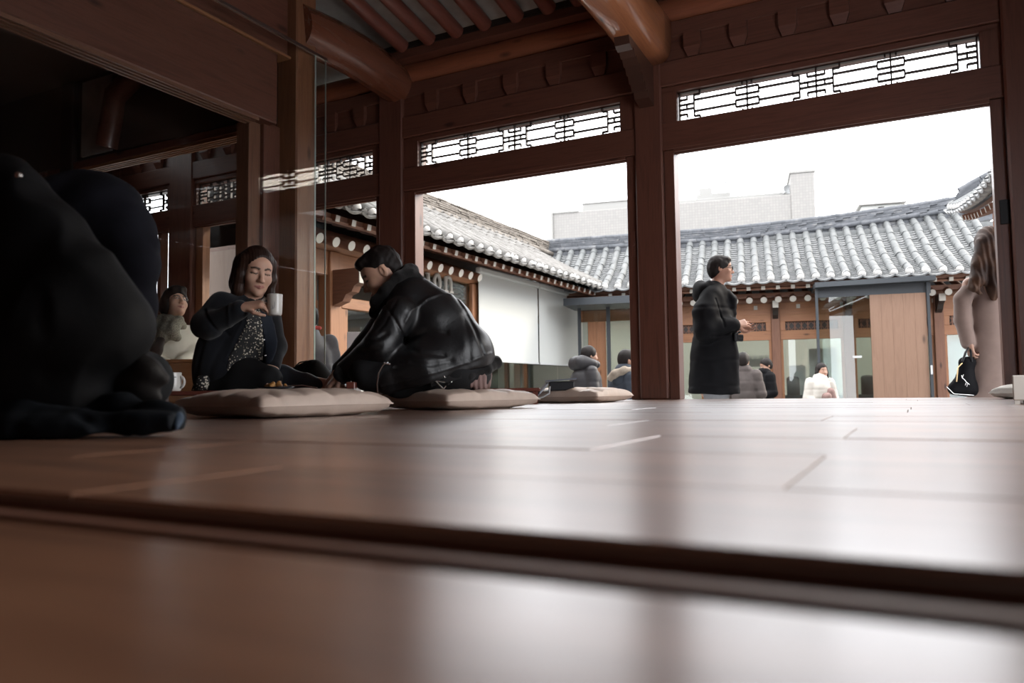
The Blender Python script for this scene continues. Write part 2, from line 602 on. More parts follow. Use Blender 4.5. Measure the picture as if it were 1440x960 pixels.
def surface_net(D, lo, h):
    ins = D < 0
    n = np.array(D.shape)
    cnt = np.zeros(n - 1, np.uint8)
    for a in (0, 1):
        for b in (0, 1):
            for c in (0, 1):
                cnt += ins[a:n[0] - 1 + a, b:n[1] - 1 + b, c:n[2] - 1 + c]
    act = np.argwhere((cnt > 0) & (cnt < 8))
    vid = np.full(n - 1, -1, np.int64)
    vid[tuple(act.T)] = np.arange(len(act))
    cor = [(a, b, c) for a in (0, 1) for b in (0, 1) for c in (0, 1)]
    val = {c: D[act[:, 0] + c[0], act[:, 1] + c[1], act[:, 2] + c[2]] for c in cor}
    acc = np.zeros((len(act), 3))
    num = np.zeros(len(act))
    for c in cor:
        for ax in range(3):
            if c[ax] == 0:
                e = list(c)
                e[ax] = 1
                v0, v1 = val[c], val[tuple(e)]
                x = (v0 < 0) != (v1 < 0)
                t = np.where(x, v0 / np.where(x, v0 - v1, 1), 0)
                p = np.array(c, float)[None, :].repeat(len(act), 0)
                p[:, ax] = t
                acc[x] += p[x]
                num[x] += 1
    V = lo + (act + acc / num[:, None]) * h
    Fs = []
    for ax in range(3):
        sl0 = [slice(None)] * 3
        sl1 = [slice(None)] * 3
        sl0[ax] = slice(0, -1)
        sl1[ax] = slice(1, None)
        A, B = ins[tuple(sl0)], ins[tuple(sl1)]
        e = np.argwhere(A != B)
        b, c = [(1, 2), (2, 0), (0, 1)][ax]
        e = e[(e[:, b] > 0) & (e[:, c] > 0) & (e[:, b] < n[b] - 1) & (e[:, c] < n[c] - 1)]
        def g(db, dc):
            q = e.copy()
            q[:, b] -= db
            q[:, c] -= dc
            return vid[tuple(q.T)]
        q = np.stack([g(1, 1), g(0, 1), g(0, 0), g(1, 0)], 1)
        fl = ~A[tuple(e.T)]
        q[fl] = q[fl][:, ::-1]
        Fs.append(q)
    F = np.concatenate(Fs)
    return V, F[(F >= 0).all(1)]

_rs = np.random.RandomState(3)
_dirs = _rs.normal(size=(10, 3))
_ph = _rs.uniform(0, 6.28, 10)
def wob(P, f, stretch=(1, 1, 1)):
    """cheap smooth noise in -1..1, f cycles per metre"""
    Q = P * np.array(stretch)
    r = 0
    for i in range(5):
        r = r + np.sin(Q @ (_dirs[i] * f * 2.2) + _ph[i] + 1.3 * np.sin(Q @ (_dirs[i + 5] * f * 1.7) + _ph[i + 5]))
    return r / 5

def rot(ax=0.0, ay=0.0, az=0.0):
    """rotation matrix (columns = local axes) from degrees: first x, then y, then z"""
    return np.array((Matrix.Rotation(math.radians(az), 3, 'Z') @ Matrix.Rotation(math.radians(ay), 3, 'Y') @ Matrix.Rotation(math.radians(ax), 3, 'X')))

class Plan:
    """front-view working drawing of a figure that stands z metres from the viewpoint: drawing units to metres in the figure's own frame
    (x to the viewer's right, y away, z up, origin on the ground below u0)"""
    def __init__(s, u0, z, ground=0.0):
        s.u0, s.z, s.g = u0, z, ground
        c = Vector((math.cos(YAW), math.sin(YAW), 0)) * ((u0 - 720) * z / 1085) + Vector((-math.sin(YAW), math.cos(YAW), 0)) * z
        s.loc = (c.x, c.y, ground)
    def __call__(s, u, v, dy=0.0):
        vh = 549.5 - 0.01336 * (u - 720)
        uc = u + (u - 494) / 16900 * (vh - v)
        k = (s.z + dy) / 1085
        return np.array([(uc - 720) * k - (s.u0 - 720) * s.z / 1085, dy, 0.08 + (vh - v) * k - s.g])
    def r(s, px, dy=0.0):
        return px * (s.z + dy) / 1085
# ================================================================== THE HALL
WY = 5.85          # inner face of the courtyard wall
# ---- floor of butted boards, joints recessed
fb = MB().box(-4.2, 0.40, -0.10, 1.25, 6.0, -0.012)
FLOOR = structure(fb.build('floor', M['floordark']), 'varnished brown board floor of the open hall')
joints = {0: [-2.9, -1.55, -0.62, 0.4], 1: [-3.3, -2.1, -1.0, -0.095, 0.75], 2: [-2.7, -1.45, -0.39, 0.55], 3: [-3.2, -1.9, -0.8, -0.10, 0.9],
          4: [-2.6, -1.6, -0.615, 0.5], 5: [-3.4, -2.2, -1.15, -0.2, 0.8], 6: [-2.75, -1.7, -0.61, 0.35]}
ys = [0.402]
while ys[-1] < 5.96:
    ys.append(min(5.96, ys[-1] + (0.245 if len(ys) == 1 else 0.33)))
for i in range(len(ys) - 1):
    jj = joints.get(i) or [x + RND.uniform(-0.3, 0.3) for x in (-3.1, -2.0, -0.9, 0.1)]
    if i == 8:
        jj = [-3.2, -2.0, -1.0, -0.012, 0.8]
    xs = [-4.2] + jj + [1.25]
    for a, b in zip(xs[:-1], xs[1:]):
        z = RND.uniform(-0.0005, 0.0005)
        MB().box(a + 0.0008, ys[i] + 0.0008, -0.03, b - 0.0008, ys[i + 1] - 0.0008, z, 0.0008).build('plank', M['floor'], FLOOR)
SILL = structure(MB().box(-4.2, -0.9, -0.12, 1.25, 0.402, -0.034).build('floor_sill', M['floordark']), 'worn wooden door sill with sliding grooves nearest the viewer')
for i, (a, b) in enumerate(((-4.2, -1.1), (-1.1, 0.25), (0.25, 1.25))):
    MB().box(a + 0.001, -0.9, -0.05, b - 0.001, 0.303, -0.001, 0.004).build('sill_board', M['floor'], SILL)
MB().box(-4.2, 0.340, -0.04, 1.25, 0.362, -0.007, 0.004).build('track_ridge', M['sillwood'], SILL)
MB().box(-4.2, 0.390, -0.05, 1.25, 0.401, -0.006, 0.003).build('edge_strip', M['sillwood'], SILL)
structure(MB().box(-8.2, -0.9, -0.12, -4.2, 6.0, -0.001).build('floor_side_room', M['floor']), 'dark floor of the side room behind the glass')

# ---- columns
def column(x0, y0, x1, y1, z1, mat, label, z0=0.0, c=0.012):
    return structure(MB().box(x0, y0, z0, x1, y1, z1, c).build('column', mat), label)
CC = column(-1.905, 5.84, -1.68, 6.08, 2.95, M['redZ'], 'square red lacquered column between the two open bays')
MB().box(-1.99, 5.88, 0.0, -1.907, 6.02, 1.955, 0.004).build('jamb', M['redZ'], CC)
MB().box(-1.678, 5.88, 0.0, -1.60, 6.02, 1.955, 0.004).build('jamb', M['redZ'], CC)
pl = MB().box(-1.972, 5.872, 1.14, -1.925, 5.885, 1.34, 0.002).build('bolt_plate', M['redZ'], CC)
MB().tube([(-1.948, 5.873, 1.235), (-1.948, 5.862, 1.235)], 0.017, 16).build('bolt', M['redX'], pl)
LC = column(-4.44, 5.84, -4.17, 6.08, 2.95, M['redZ'], 'square red lacquered corner column left of the open bays')
MB().box(-4.168, 5.88, 0.0, -4.05, 6.02, 1.955, 0.004).build('jamb', M['redZ'], LC)
MB().box(-4.5, 5.88, 0.0, -4.442, 6.02, 1.955, 0.004).build('jamb', M['redZ'], LC)
RC = column(0.60, 5.80, 0.92, 6.08, 2.95, M['redZ'], 'square red lacquered column at the far right')
MB().box(0.52, 5.88, 0.0, 0.598, 6.02, 1.955, 0.004).build('jamb', M['redZ'], RC)
MB().box(0.545, 5.865, 1.12, 0.60, 5.879, 1.28, 0.003).build('iron_latch', M['iron'], RC)
FC = column(-7.37, 5.84, -7.0, 6.08, 2.95, M['redZ'], 'broad dark column beyond the glass, far left')
C2 = column(-4.35, 4.42, -4.14, 4.64, 3.35, M['c2'], 'inner column behind the edge of the glass wall')
MB().box(-4.42, 4.24, 0.0, -4.30, 4.41, 2.15, 0.004).build('jamb', M['redZ'], C2)
MB().box(-4.46, 4.12, 0.0, -4.33, 4.238, 2.13, 0.004).build('jamb', M['outZ'], C2)

# ---- courtyard wall: beams over the openings
WF = structure(link('wall_front', None), 'timber wall with open bays towards the courtyard')
BAYS = [(-4.05, -1.99), (-1.60, 0.52), (-7.0, -4.50), (-9.2, -7.40)]
for n, (a, b) in enumerate(BAYS):
    a2, b2 = a - 0.13, b + 0.1
    MB().box(a2, 5.86, 1.958, b2, 6.04, 2.175, 0.006).build('head_beam', M['redX'], WF)
    MB().box(a, 5.868, 1.935, b, 5.885, 1.962, 0.002).build('head_bead', M['redX'], WF)
    MB().box(a, 5.90, 1.925, b, 5.925, 1.962, 0.002).build('head_bead', M['redX'], WF)
    MB().box(a2, 5.875, 2.418, b2, 6.03, 2.462, 0.003).build('frame_rail', M['redX'], WF)
    MB().box(a2, 5.875, 2.165, a + 0.035, 6.03, 2.43, 0.003).build('frame_stile', M['redZ'], WF)
    MB().box(b - 0.04, 5.875, 2.165, b2, 6.03, 2.43, 0.003).build('frame_stile', M['redZ'], WF)
    MB().box(a2, 5.85, 2.465, b2, 6.05, 2.665, 0.008).build('tie_board', M['redX'], WF)
    MB().box(a2, 5.885, 2.655, b2, 6.0, 2.875).build('frieze_board', M['redX'], WF)
    MB().box(a2, 5.87, 2.86, b2, 6.04, 2.985, 0.006).build('purlin_support', M['redX'], WF)
    nb = int(round((b - a) / 0.375))
    for k in range(nb):
        x = a + (b - a) * (k + 0.5) / nb
        MB().add([(x - 0.04, 5.865, 2.672), (x + 0.04, 5.865, 2.672), (x + 0.04, 5.95, 2.672), (x - 0.04, 5.95, 2.672),
                  (x - 0.065, 5.84, 2.742), (x + 0.065, 5.84, 2.742), (x + 0.065, 5.95, 2.742), (x - 0.065, 5.95, 2.742),
                  (x - 0.065, 5.84, 2.857), (x + 0.065, 5.84, 2.857), (x + 0.065, 5.95, 2.857), (x - 0.065, 5.95, 2.857)],
                 [(3, 2, 1, 0), (0, 1, 5, 4), (1, 2, 6, 5), (2, 3, 7, 6), (3, 0, 4, 7), (4, 5, 9, 8), (5, 6, 10, 9), (6, 7, 11, 10), (7, 4, 8, 11), (8, 9, 10, 11)]).build('bearing_block', M['redX'], WF)
PUR = structure(MB().tube([(x, 5.95 , 3.095 + 0.006 * math.sin(x * 2.1)) for x in np.linspace(-7.4, 1.3, 30)], 0.112, 20).build('beam_purlin', M['logX']), 'long round purlin log above the courtyard wall')

# ---- geometric lattice transoms
def lattice(a, b, z0, z1, y, mb):
    H, t, d = z1 - z0, 0.0108, 0.014
    def hb(xa, xb, f):
        mb.box(xa, y - d, z0 + H * f - t / 2, xb, y + d, z0 + H * f + t / 2)
    def vb(x, f0, f1):
        mb.box(x - t / 2, y - d, z0 + H * f0, x + t / 2, y + d, z0 + H * f1)
    Wd = b - a
    def motif_a(c, sides=(-1, 1)):
        for s_ in sides:
            vb(c + s_ * 0.115, 0.14, 0.86)
            for f in (0.42, 0.58):
                hb(min(c, c + s_ * 0.115), max(c, c + s_ * 0.115), f)
            vb(c + s_ * 0.058, 0.42, 0.58)
            for q in (0, 1):
                A = (0.0, 0.14) if q == 0 else (0.86, 1.0)
                vb(c + s_ * 0.16, *A)
                hb(min(c + s_ * 0.115, c + s_ * 0.16), max(c + s_ * 0.115, c + s_ * 0.16), 0.14 if q == 0 else 0.86)
                f = 0.25 if q == 0 else 0.75
                hb(min(c + s_ * 0.005, c + s_ * 0.06), max(c + s_ * 0.005, c + s_ * 0.06), f)
                vb(c + s_ * 0.06, *((0.14, 0.25) if q == 0 else (0.75, 0.86)))
        vb(c, 0.0, 1.0)
    def motif_b(c):
        vb(c, 0.0, 1.0)
        for f in (0.2, 0.42, 0.58, 0.8):
            hb(c - 0.085, c + 0.085, f)
        for s_ in (-1, 1):
            vb(c + s_ * 0.085, 0.2, 0.42)
            vb(c + s_ * 0.085, 0.58, 0.8)
            vb(c + s_ * 0.035, 0.9, 1.0)
            vb(c + s_ * 0.035, 0.0, 0.1)
    motif_a(a + 0.012, (1,))
    motif_a(b - 0.012, (-1,))
    motif_a((a + b) / 2)
    motif_b(a + Wd * 0.26)
    motif_b(b - Wd * 0.26)
    for f in (0.31, 0.69):
        for (p, q) in ((a + 0.127, a + Wd * 0.26 - 0.085), (a + Wd * 0.26 + 0.085, (a + b) / 2 - 0.115), ((a + b) / 2 + 0.115, b - Wd * 0.26 - 0.085), (b - Wd * 0.26 + 0.085, b - 0.127)):
            hb(p, q, f)
    hb(a, b, 0.0)
    hb(a, b, 1.0)
WN = ['transom with dark geometric lattice over the left open bay', 'transom with dark geometric lattice over the right open bay', 'glazed bay with lattice transom seen through the glass wall', 'glazed bay with lattice transom at the far left, beyond the broad column']
for n, (a, b) in enumerate(BAYS[:4]):
    w = structure(link('window_%d' % (n + 1), None), WN[n])
    mb = MB()
    if n == 2:
        lattice(-7.0 + 0.035, -5.78, 2.178, 2.415, 5.93, mb)
        lattice(-5.72, -4.54, 2.178, 2.415, 5.93, mb)
        MB().box(-5.78, 5.88, 2.17, -5.72, 6.02, 2.43).build('mullion', M['redZ'], w)
    else:
        lattice(a + 0.035, b - 0.04, 2.178, 2.415, 5.93, mb)
    mb.build('lattice', M['lattice'], w)
    if n == 2:
        MB().box(-6.99, 5.9, 0.0, -6.88, 6.0, 1.955, 0.004).build('jamb', M['pineZ'], w)
        MB().box(-5.79, 5.9, 0.0, -5.71, 6.0, 1.955, 0.004).build('mullion', M['outZ'], w)
        for (p, q) in ((-6.88, -5.79), (-5.71, -4.50)):
            MB().box(p, 5.945, 0.02, q, 5.955, 1.955).build('pane', M['glass'], w)
MB().box(-7.62, 5.9, 0.0, -7.56, 6.0, 1.955, 0.004).build('mullion', M['outZ'], w)
for (p, q) in ((-9.2, -7.62), (-7.56, -7.42)):
    MB().box(p, 5.945, 0.02, q, 5.955, 1.955).build('pane', M['glass'], w)
structure(MB().box(-9.3, 4.36, 0.0, -9.2, 6.05, 3.6).build('wall_corridor_end', M['darkroom']), 'dark wall added at the corridor end, far left, to shut out light')  # unseen wall added where light leaked into the corridor
structure(MB().box(-9.3, 4.28, 0.0, -8.2, 4.36, 3.6).build('wall_corridor_side', M['darkroom']), 'dark wall added beside the corridor, far left, to shut out light')  # unseen wall added to close a second light leak
structure(MB().box(-9.2, 4.36, -0.1, -8.2, 6.0, -0.001).build('floor_corridor', M['floor']), 'corridor floor, far left')
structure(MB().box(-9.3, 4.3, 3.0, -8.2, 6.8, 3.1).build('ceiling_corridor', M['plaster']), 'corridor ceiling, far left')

# ---- roof of the hall: plaster between round rafters
def cz(y):
    return 3.315 + 0.15 * (5.6 - y)
CE = MB()
CE.add([(-8.3, -1.2, cz(-1.2)), (1.4, -1.2, cz(-1.2)), (1.4, 6.75, cz(6.75)), (-8.3, 6.75, cz(6.75)),
        (-8.3, -1.2, cz(-1.2) + 0.15), (1.4, -1.2, cz(-1.2) + 0.15), (1.4, 6.75, cz(6.75) + 0.15), (-8.3, 6.75, cz(6.75) + 0.15)],
       [(3, 2, 1, 0), (4, 5, 6, 7), (0, 1, 5, 4), (1, 2, 6, 5), (2, 3, 7, 6), (3, 0, 4, 7)])
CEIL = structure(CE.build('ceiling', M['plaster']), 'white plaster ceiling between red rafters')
rf = None
for i in range(18):
    x = -4.02 + 0.29 * i
    if rf is None:
        rf = MB().tube([(0, y, cz(y) - 0.062 + 0.01 * math.sin(y * 1.7)) for y in np.linspace(-1.1, 5.66, 12)] , 0.066, 14).mesh('rafter', M['rafter'])
    o = link('rafter', rf, CEIL, (x + RND.uniform(-0.015, 0.015), 0, 0))
MB().box(-4.3, 5.715, 3.245, 1.3, 5.735, cz(5.7) + 0.01).build('eave_board', M['dark'], CEIL)
MB().box(-4.3, 5.74, 3.17, 1.3, 5.93, cz(5.93) + 0.01).build('cover_board', M['redX'], CEIL)

# ---- big curved cross beams
pts = [(-1.75 + 0.012 * math.sin(y), y, 2.845 + 0.035 * math.sin((5.8 - y) * 0.9)) for y in np.linspace(5.83, -0.9, 36)]
MBm = MB()
MBm.smooth = True
vs, fs = [], []
for i, p in enumerate(pts):
    for k in range(28):
        q = 2 * PI * k / 28
        cs, sn = math.cos(q), math.sin(q)
        w = 0.185 * (1 + 0.05 * math.sin(3.1 * p[1] + 2 * q))
        e = 0.62
        vs.append((p[0] + w * math.copysign(abs(cs) ** e, cs), p[1], p[2] + 0.205 * math.copysign(abs(sn) ** e, sn)))
for i in range(len(pts) - 1):
    for k in range(28):
        fs.append((i * 28 + k, i * 28 + (k + 1) % 28, i * 28 + 28 + (k + 1) % 28, i * 28 + 28 + k))
fs += [tuple(range(28)), tuple(range((len(pts) - 1) * 28, len(pts) * 28))]
MBm.add(vs, fs)
BB = structure(MBm.build('beam', M['log']), 'massive glossy curved log beam running overhead to the centre column')
prof = [(5.84, 2.66), (5.25, 2.66), (5.27, 2.60), (5.33, 2.575), (5.345, 2.60), (5.40, 2.55), (5.415, 2.57), (5.46, 2.51), (5.48, 2.535), (5.52, 2.465), (5.545, 2.49), (5.58, 2.42), (5.61, 2.445), (5.64, 2.38), (5.68, 2.395), (5.71, 2.345), (5.84, 2.32)]
MB().prism(prof, 'X', -1.85, -1.735).build('carved_bracket', M['carved'], BB)
pts = [(-4.25, y, 3.0 + 0.05 * math.sin((y - 4.6) / 1.25 * PI)) for y in np.linspace(4.5, 5.9, 12)]
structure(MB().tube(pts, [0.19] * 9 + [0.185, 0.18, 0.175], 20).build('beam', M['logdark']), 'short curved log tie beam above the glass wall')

# ---- partition to the side room (boards, lintels with sliding tracks, glass wall)
PW = structure(link('wall_left', None), 'timber partition with sliding door tracks on the left')
MB().box(-4.40, -0.9, 2.13, -4.22, 4.3, 2.68, 0.008).build('lintel', M['redY'], PW)
MB().box(-4.36, -0.9, 2.70, -4.24, 4.42, 3.9).build('board', M['redY'], PW)
MB().box(-4.39, -0.9, 2.68, -4.20, 4.42, 2.70, 0.003).build('ledge', M['pineY'], PW)
for k in range(4):
    MB().box(-4.245 - 0.042 * k, -0.9, 2.105, -4.228 - 0.042 * k, 4.12, 2.131).build('track', M['outY'], PW)
MB().box(-7.0, 4.36, 2.17, -4.45, 4.52, 2.24, 0.006).build('lintel', M['redX'], PW)
for k in range(4):
    MB().box(-7.0, 4.37 + 0.036 * k, 2.145, -4.45, 4.386 + 0.036 * k, 2.171).build('track', M['pineX'], PW)
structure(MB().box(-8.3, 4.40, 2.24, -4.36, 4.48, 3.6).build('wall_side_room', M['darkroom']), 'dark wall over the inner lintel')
MB().box(-6.72, 4.375, 2.28, -6.3, 4.4, 2.98).build('plaster_panel', M['plaster'], PW)
MB().tube([(-6.32, 4.36, 2.3), (-6.2, 4.35, 2.75), (-5.7, 4.35, 3.0), (-4.5, 4.36, 3.05)], 0.10, 14).build('curved_brace', M['redX'], PW)
MB().box(-6.98, 4.34, 0.0, -6.80, 4.54, 3.3, 0.01).build('post', M['dark'], PW)
for k, x in enumerate((-8.2, -7.9, -7.62, -7.3)):
    MB().box(x, 4.42, 0.0, x + 0.27, 4.48, 3.3, 0.006).build('board', M['redZ'], PW)
structure(MB().box(-8.3, -0.9, 0.0, -8.2, 4.4, 3.5).build('wall_side_room_end', M['redZ']), 'dark end wall of the side room')
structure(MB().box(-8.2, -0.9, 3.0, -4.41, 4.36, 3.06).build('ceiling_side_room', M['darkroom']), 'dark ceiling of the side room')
GW = thing('glass_wall', 'tall frameless clear glass wall with a thin metal top rail, on the left', 'glass wall', (-4.10, 0, 0))
MB().box(-0.006, 0.6, 0.004, 0.006, 4.70, 2.75).build('pane', M['glass'], GW)
MB().box(-0.014, 0.6, 2.75, 0.014, 4.71, 2.772).build('top_rail', M['steel'], GW)
MB().box(-0.010, 4.585, 0.004, -0.0065, 4.6, 2.75).build('edge_strip', M['edge'], GW)
MB().box(-0.0058, 4.7002, 0.004, 0.0058, 4.703, 2.75).build('edge_strip', M['edge'], GW)

# ---- rest of the shell
wr = MB()
wr.box(1.25, 3.8, 0.0, 1.35, 6.05, 4.5)
wr.box(1.25, -0.9, 0.0, 1.35, 1.5, 4.5)
wr.box(1.25, 1.5, 2.1, 1.35, 3.8, 4.5)  # unseen bay below, opened to let side light into the hall
structure(wr.build('wall_right', M['redZ']), 'timber wall on the right, out of view, with a bay opened for side light')
structure(MB().box(-8.3, -1.0, 0.0, 1.4, -0.9, 4.6).build('wall_rear', M['redZ']), 'rear timber wall behind the viewer')  # unseen wall, kept closed so no light comes from behind
# ================================================================== THE COURTYARD
GZ = -0.45
structure(MB().box(-30, 5.9, GZ - 0.1, 30, 60, GZ).build('ground', M['concrete']), 'pale paved courtyard ground below the hall floor')

def cover_mesh(L_, r, m=None):
    """one convex roof tile, a half pipe with thickness, along +Y"""
    mb = MB()
    mb.smooth = True
    n = 8
    vs, fs = [], []
    for (y, rr) in ((0, r * 1.04), (L_, r * 0.94)):
        for q in (1.0, 0.82):
            for k in range(n + 1):
                a = PI * k / n
                vs.append((math.cos(a) * rr * q, y, math.sin(a) * rr * q * 1.05))
    w = n + 1
    for k in range(n):
        fs.append((k, k + 1, 2 * w + k + 1, 2 * w + k))
    mb.add(vs, fs)
    mb.smooth = False
    mb.add(vs, [(k, k + 1, w + k + 1, w + k) for k in range(n)])
    return mb.mesh('cover_tile', m or M['tile'])

def end_mesh(r):
    """rounded lump of white mortar closing the lowest convex tile"""
    mb = MB()
    prof = [(0.0, -0.035), (r * 0.5, -0.03), (r * 0.9, -0.008), (r * 1.03, 0.03), (r * 1.03, 0.075)]
    mb.smooth = True
    n = 12
    vs = [(rr * math.cos(2 * PI * k / n), y, rr * math.sin(2 * PI * k / n)) for rr, y in prof for k in range(n)]
    mb.add(vs, [(i * n + k, i * n + (k + 1) % n, i * n + n + (k + 1) % n, i * n + n + k) for i in range(len(prof) - 1) for k in range(n)])
    return mb.mesh('mortar_cap', M['mortar'])

COVER = cover_mesh(0.36, 0.072)
COVER_OLD = cover_mesh(0.36, 0.072, M['oldtile'])
CAPM = end_mesh(0.073)

def pan_rows(mb, x, sp, L_, step, sag, curve):
    """one channel of overlapping concave tiles with their lips; x is the channel centre"""
    n = int(L_ / step)
    w = sp * 0.56
    for i in range(-1, n):
        y0, y1 = i * step, (i + 1) * step
        jx = RND.uniform(-0.006, 0.006)
        jz = RND.uniform(-0.003, 0.003)
        a0, a1, lip = [], [], []
        for k in range(7):
            t = k / 6 * 2 - 1
            z = sag * (t * t - 1) * 1.0
            a0.append((x + jx + t * w, y0 - 0.004, z + 0.036 + jz + curve(y0)))
            lip.append((x + jx + t * w, y0 - 0.004, z + 0.006 + jz + curve(y0)))
            a1.append((x + jx + t * w, y1 + 0.02, z + 0.002 + jz + curve(y1)))
        mb.add(a0 + a1 + lip, [(k, k + 1, 8 + k, 7 + k) for k in range(6)] + [(14 + k, 15 + k, k + 1, k) for k in range(6)])

def tile_roof(parent, loc, rz, pitch, n, sp, rows_len, flip_up, x0=0.0, indiv=True, pan=None, curve=None, skip=None, deck=True, prefix=''):
    """a slope of tiles in its own frame: +X along the eave, +Y up the slope"""
    f = link('roof_slope', None, parent)
    f.matrix_local = Matrix.Translation(loc) @ Matrix.Rotation(rz, 4, 'Z') @ Matrix.Rotation(pitch, 4, 'X')
    cv = curve or (lambda y: 0.0)
    mb = MB()
    for i in range(n - 1):
        ln = rows_len(i)
        if ln > 0.2:
            pan_rows(mb, x0 + (i + 0.5) * sp, sp, ln, 0.098, 0.055, cv)
    tag(mb.build('pan_tiles', pan or M['pan'], f), kind='stuff')
    rest = MB()
    for i in range(n):
        ln = rows_len(i)
        k = 0
        y = 0.0
        while y < ln - 0.05:
            if indiv:
                o = link('cover_tile', COVER, f, (x0 + i * sp + RND.uniform(-0.006, 0.006), y, 0.012 + cv(y) + RND.uniform(-0.004, 0.004)))
                o.rotation_euler = (math.atan2(cv(y + 0.33) - cv(y), 0.33), 0, RND.uniform(-0.02, 0.02))
            y += 0.335
        if ln > 0:
            link('mortar_cap', CAPM, f, (x0 + i * sp, -0.01, 0.008 + cv(0)))
    if deck:
        d = MB()
        L0 = max(rows_len(i) for i in range(n))
        d.add([(x0 - 0.1, 0.05, -0.2), (x0 + n * sp, 0.05, -0.2), (x0 + n * sp - 0.1, rows_len(n - 1) + 0.02, -0.2), (x0 - 0.1, rows_len(0) + 0.02, -0.2),
               (x0 - 0.1, 0.05, -0.24), (x0 + n * sp, 0.05, -0.24), (x0 + n * sp - 0.1, rows_len(n - 1) + 0.02, -0.24), (x0 - 0.1, rows_len(0) + 0.02, -0.24)],
              [(0, 1, 2, 3), (7, 6, 5, 4), (0, 4, 5, 1), (1, 5, 6, 2), (2, 6, 7, 3), (3, 7, 4, 0)])
        d.build('roof_deck', M['outX'], f)
    return f

def end_log(r, ln, body, endm):
    """round rafter along +Y whose near end is painted white"""
    mb = MB()
    mb.tube([(0, 0, 0), (0, ln, 0)], r, 14, cap=False)
    mb.mi = 1
    mb.add([(r * math.cos(2 * PI * k / 14), 0, r * math.sin(2 * PI * k / 14)) for k in range(14)], [tuple(range(14))])
    return mb.mesh('rafter', [body, endm])

def end_square(w, ln, body, endm):
    mb = MB()
    mb.box(-w, 0.001, -w, w, ln, w)
    mb.mi = 1
    mb.box(-w, 0, -w, w, 0.001, w)
    return mb.mesh('flying_rafter', [body, endm])

RAF = end_log(0.062, 1.2, M['outY'], M['whitepaint'])
FLY = end_square(0.036, 0.8, M['outY'], M['whitepaint'])

# ---------------------------------------------------------------- the wing across the courtyard
PHI = math.radians(10.6)
BW = thing('tiled_wing', 'long low wing with grey tiled roof, timber columns and glass, straight across the courtyard', 'building', (0, 0, 0), PHI)
SPB = 0.268
NB = 36
BX0 = -4.85
RCV = lambda x: 0.055 * max(0, (x + 0.3)) + 0.012 * max(0, x - 1) ** 2
RB = tile_roof(BW, (0, 15.47, 2.15), 0, math.atan2(1.2, 2.0), NB, SPB, lambda i: 2.36 + RCV(BX0 + i * SPB) * 1.85, True, x0=BX0, curve=lambda y: -0.09 * math.sin(PI * min(1, max(0, y / 2.36))))
for c in range(6):
    x = BX0 - 0.2
    h = (0.075, 0.045, 0.045, 0.045, 0.045, 0.06)[c]
    z0 = 3.30 + sum((0.075, 0.045, 0.045, 0.045, 0.045, 0.06)[:c]) * 0.95
    wd = (0.16, 0.13, 0.12, 0.115, 0.11, 0.085)[c]
    while x < 5.0:
        ln = RND.uniform(0.28, 0.42)
        mb = MB()
        a, b = x, min(5.0, x + ln)
        za, zb = z0 + RCV(a) * 1.08, z0 + RCV(b) * 1.08
        jy = RND.uniform(-0.012, 0.012)
        ry = 17.45 + RCV(a) * 1.6
        ya, yb = ry - wd + jy, ry + wd + jy
        if c in (0, 5):
            mb.tube([(a, ry + (jy - 0.1 if c == 0 else 0), za + h / 2), (b - 0.004, ry + (jy - 0.1 if c == 0 else 0), zb + h / 2)], h * (0.75 if c == 0 else 0.95), 10)
        else:
            mb.add([(a, ya, za), (b - 0.005, ya, zb), (b - 0.005, yb, zb), (a, yb, za), (a, ya, za + h * 0.8), (b - 0.005, ya, zb + h * 0.8), (b - 0.005, yb, zb + h * 0.8), (a, yb, za + h * 0.8)],
                   [(3, 2, 1, 0), (4, 5, 6, 7), (0, 1, 5, 4), (1, 2, 6, 5), (2, 3, 7, 6), (3, 0, 4, 7)])
        mb.build('ridge_tile', M['ridge'], BW)
        x += ln
mb = MB()
for k in range(14):
    xa, xb = BX0 - 0.2 + k * 0.72, BX0 - 0.2 + (k + 1) * 0.72
    za, zb, ya, yb = RCV(xa) * 1.08, RCV(xb) * 1.08, 17.45 + RCV(xa) * 1.6, 17.45 + RCV(xb) * 1.6
    mb.add([(xa, ya - 0.12, 3.0 + za), (xb, yb - 0.12, 3.0 + zb), (xb, yb + 0.15, 3.0 + zb), (xa, ya + 0.15, 3.0 + za),
            (xa, ya - 0.12, 3.34 + za), (xb, yb - 0.12, 3.34 + zb), (xb, yb + 0.15, 3.34 + zb), (xa, ya + 0.15, 3.34 + za)],
           [(3, 2, 1, 0), (4, 5, 6, 7), (0, 1, 5, 4), (1, 2, 6, 5), (2, 3, 7, 6), (3, 0, 4, 7)])
mb.build('ridge_bed', M['ridge'], BW)
# soffit, rafters
MB().box(-4.8, 15.62, 2.03, 4.85, 15.66, 2.10).build('eave_board', M['outX'], BW)
MB().box(-4.8, 15.98, 1.86, 4.85, 16.02, 1.95).build('eave_board', M['outX'], BW)
for i in range(27):
    x = -2.6 + 0.27 * i
    o = link('flying_rafter', FLY, BW, (x, 15.58, 2.005))
    o.rotation_euler = (0.25, 0, 0)
    o = link('rafter', RAF, BW, (x + 0.01, 15.86, 1.80))
    o.rotation_euler = (0.35, 0, 0)
MB().tube([(-4.8, 16.42, 1.86), (4.9, 16.42, 1.86)], 0.1, 14).build('purlin', M['outX'], BW)
MB().box(-4.8, 16.36, 1.55, 4.9, 16.46, 1.80).build('frieze_board', M['pineX'], BW)
for i in range(22):
    x = -2.2 + i * 0.27
    MB().box(x - 0.035, 16.335, 1.66, x + 0.035, 16.37, 1.74).build('bearing_block', M['whitepaint'] if i % 3 == 0 else M['pineX'], BW)
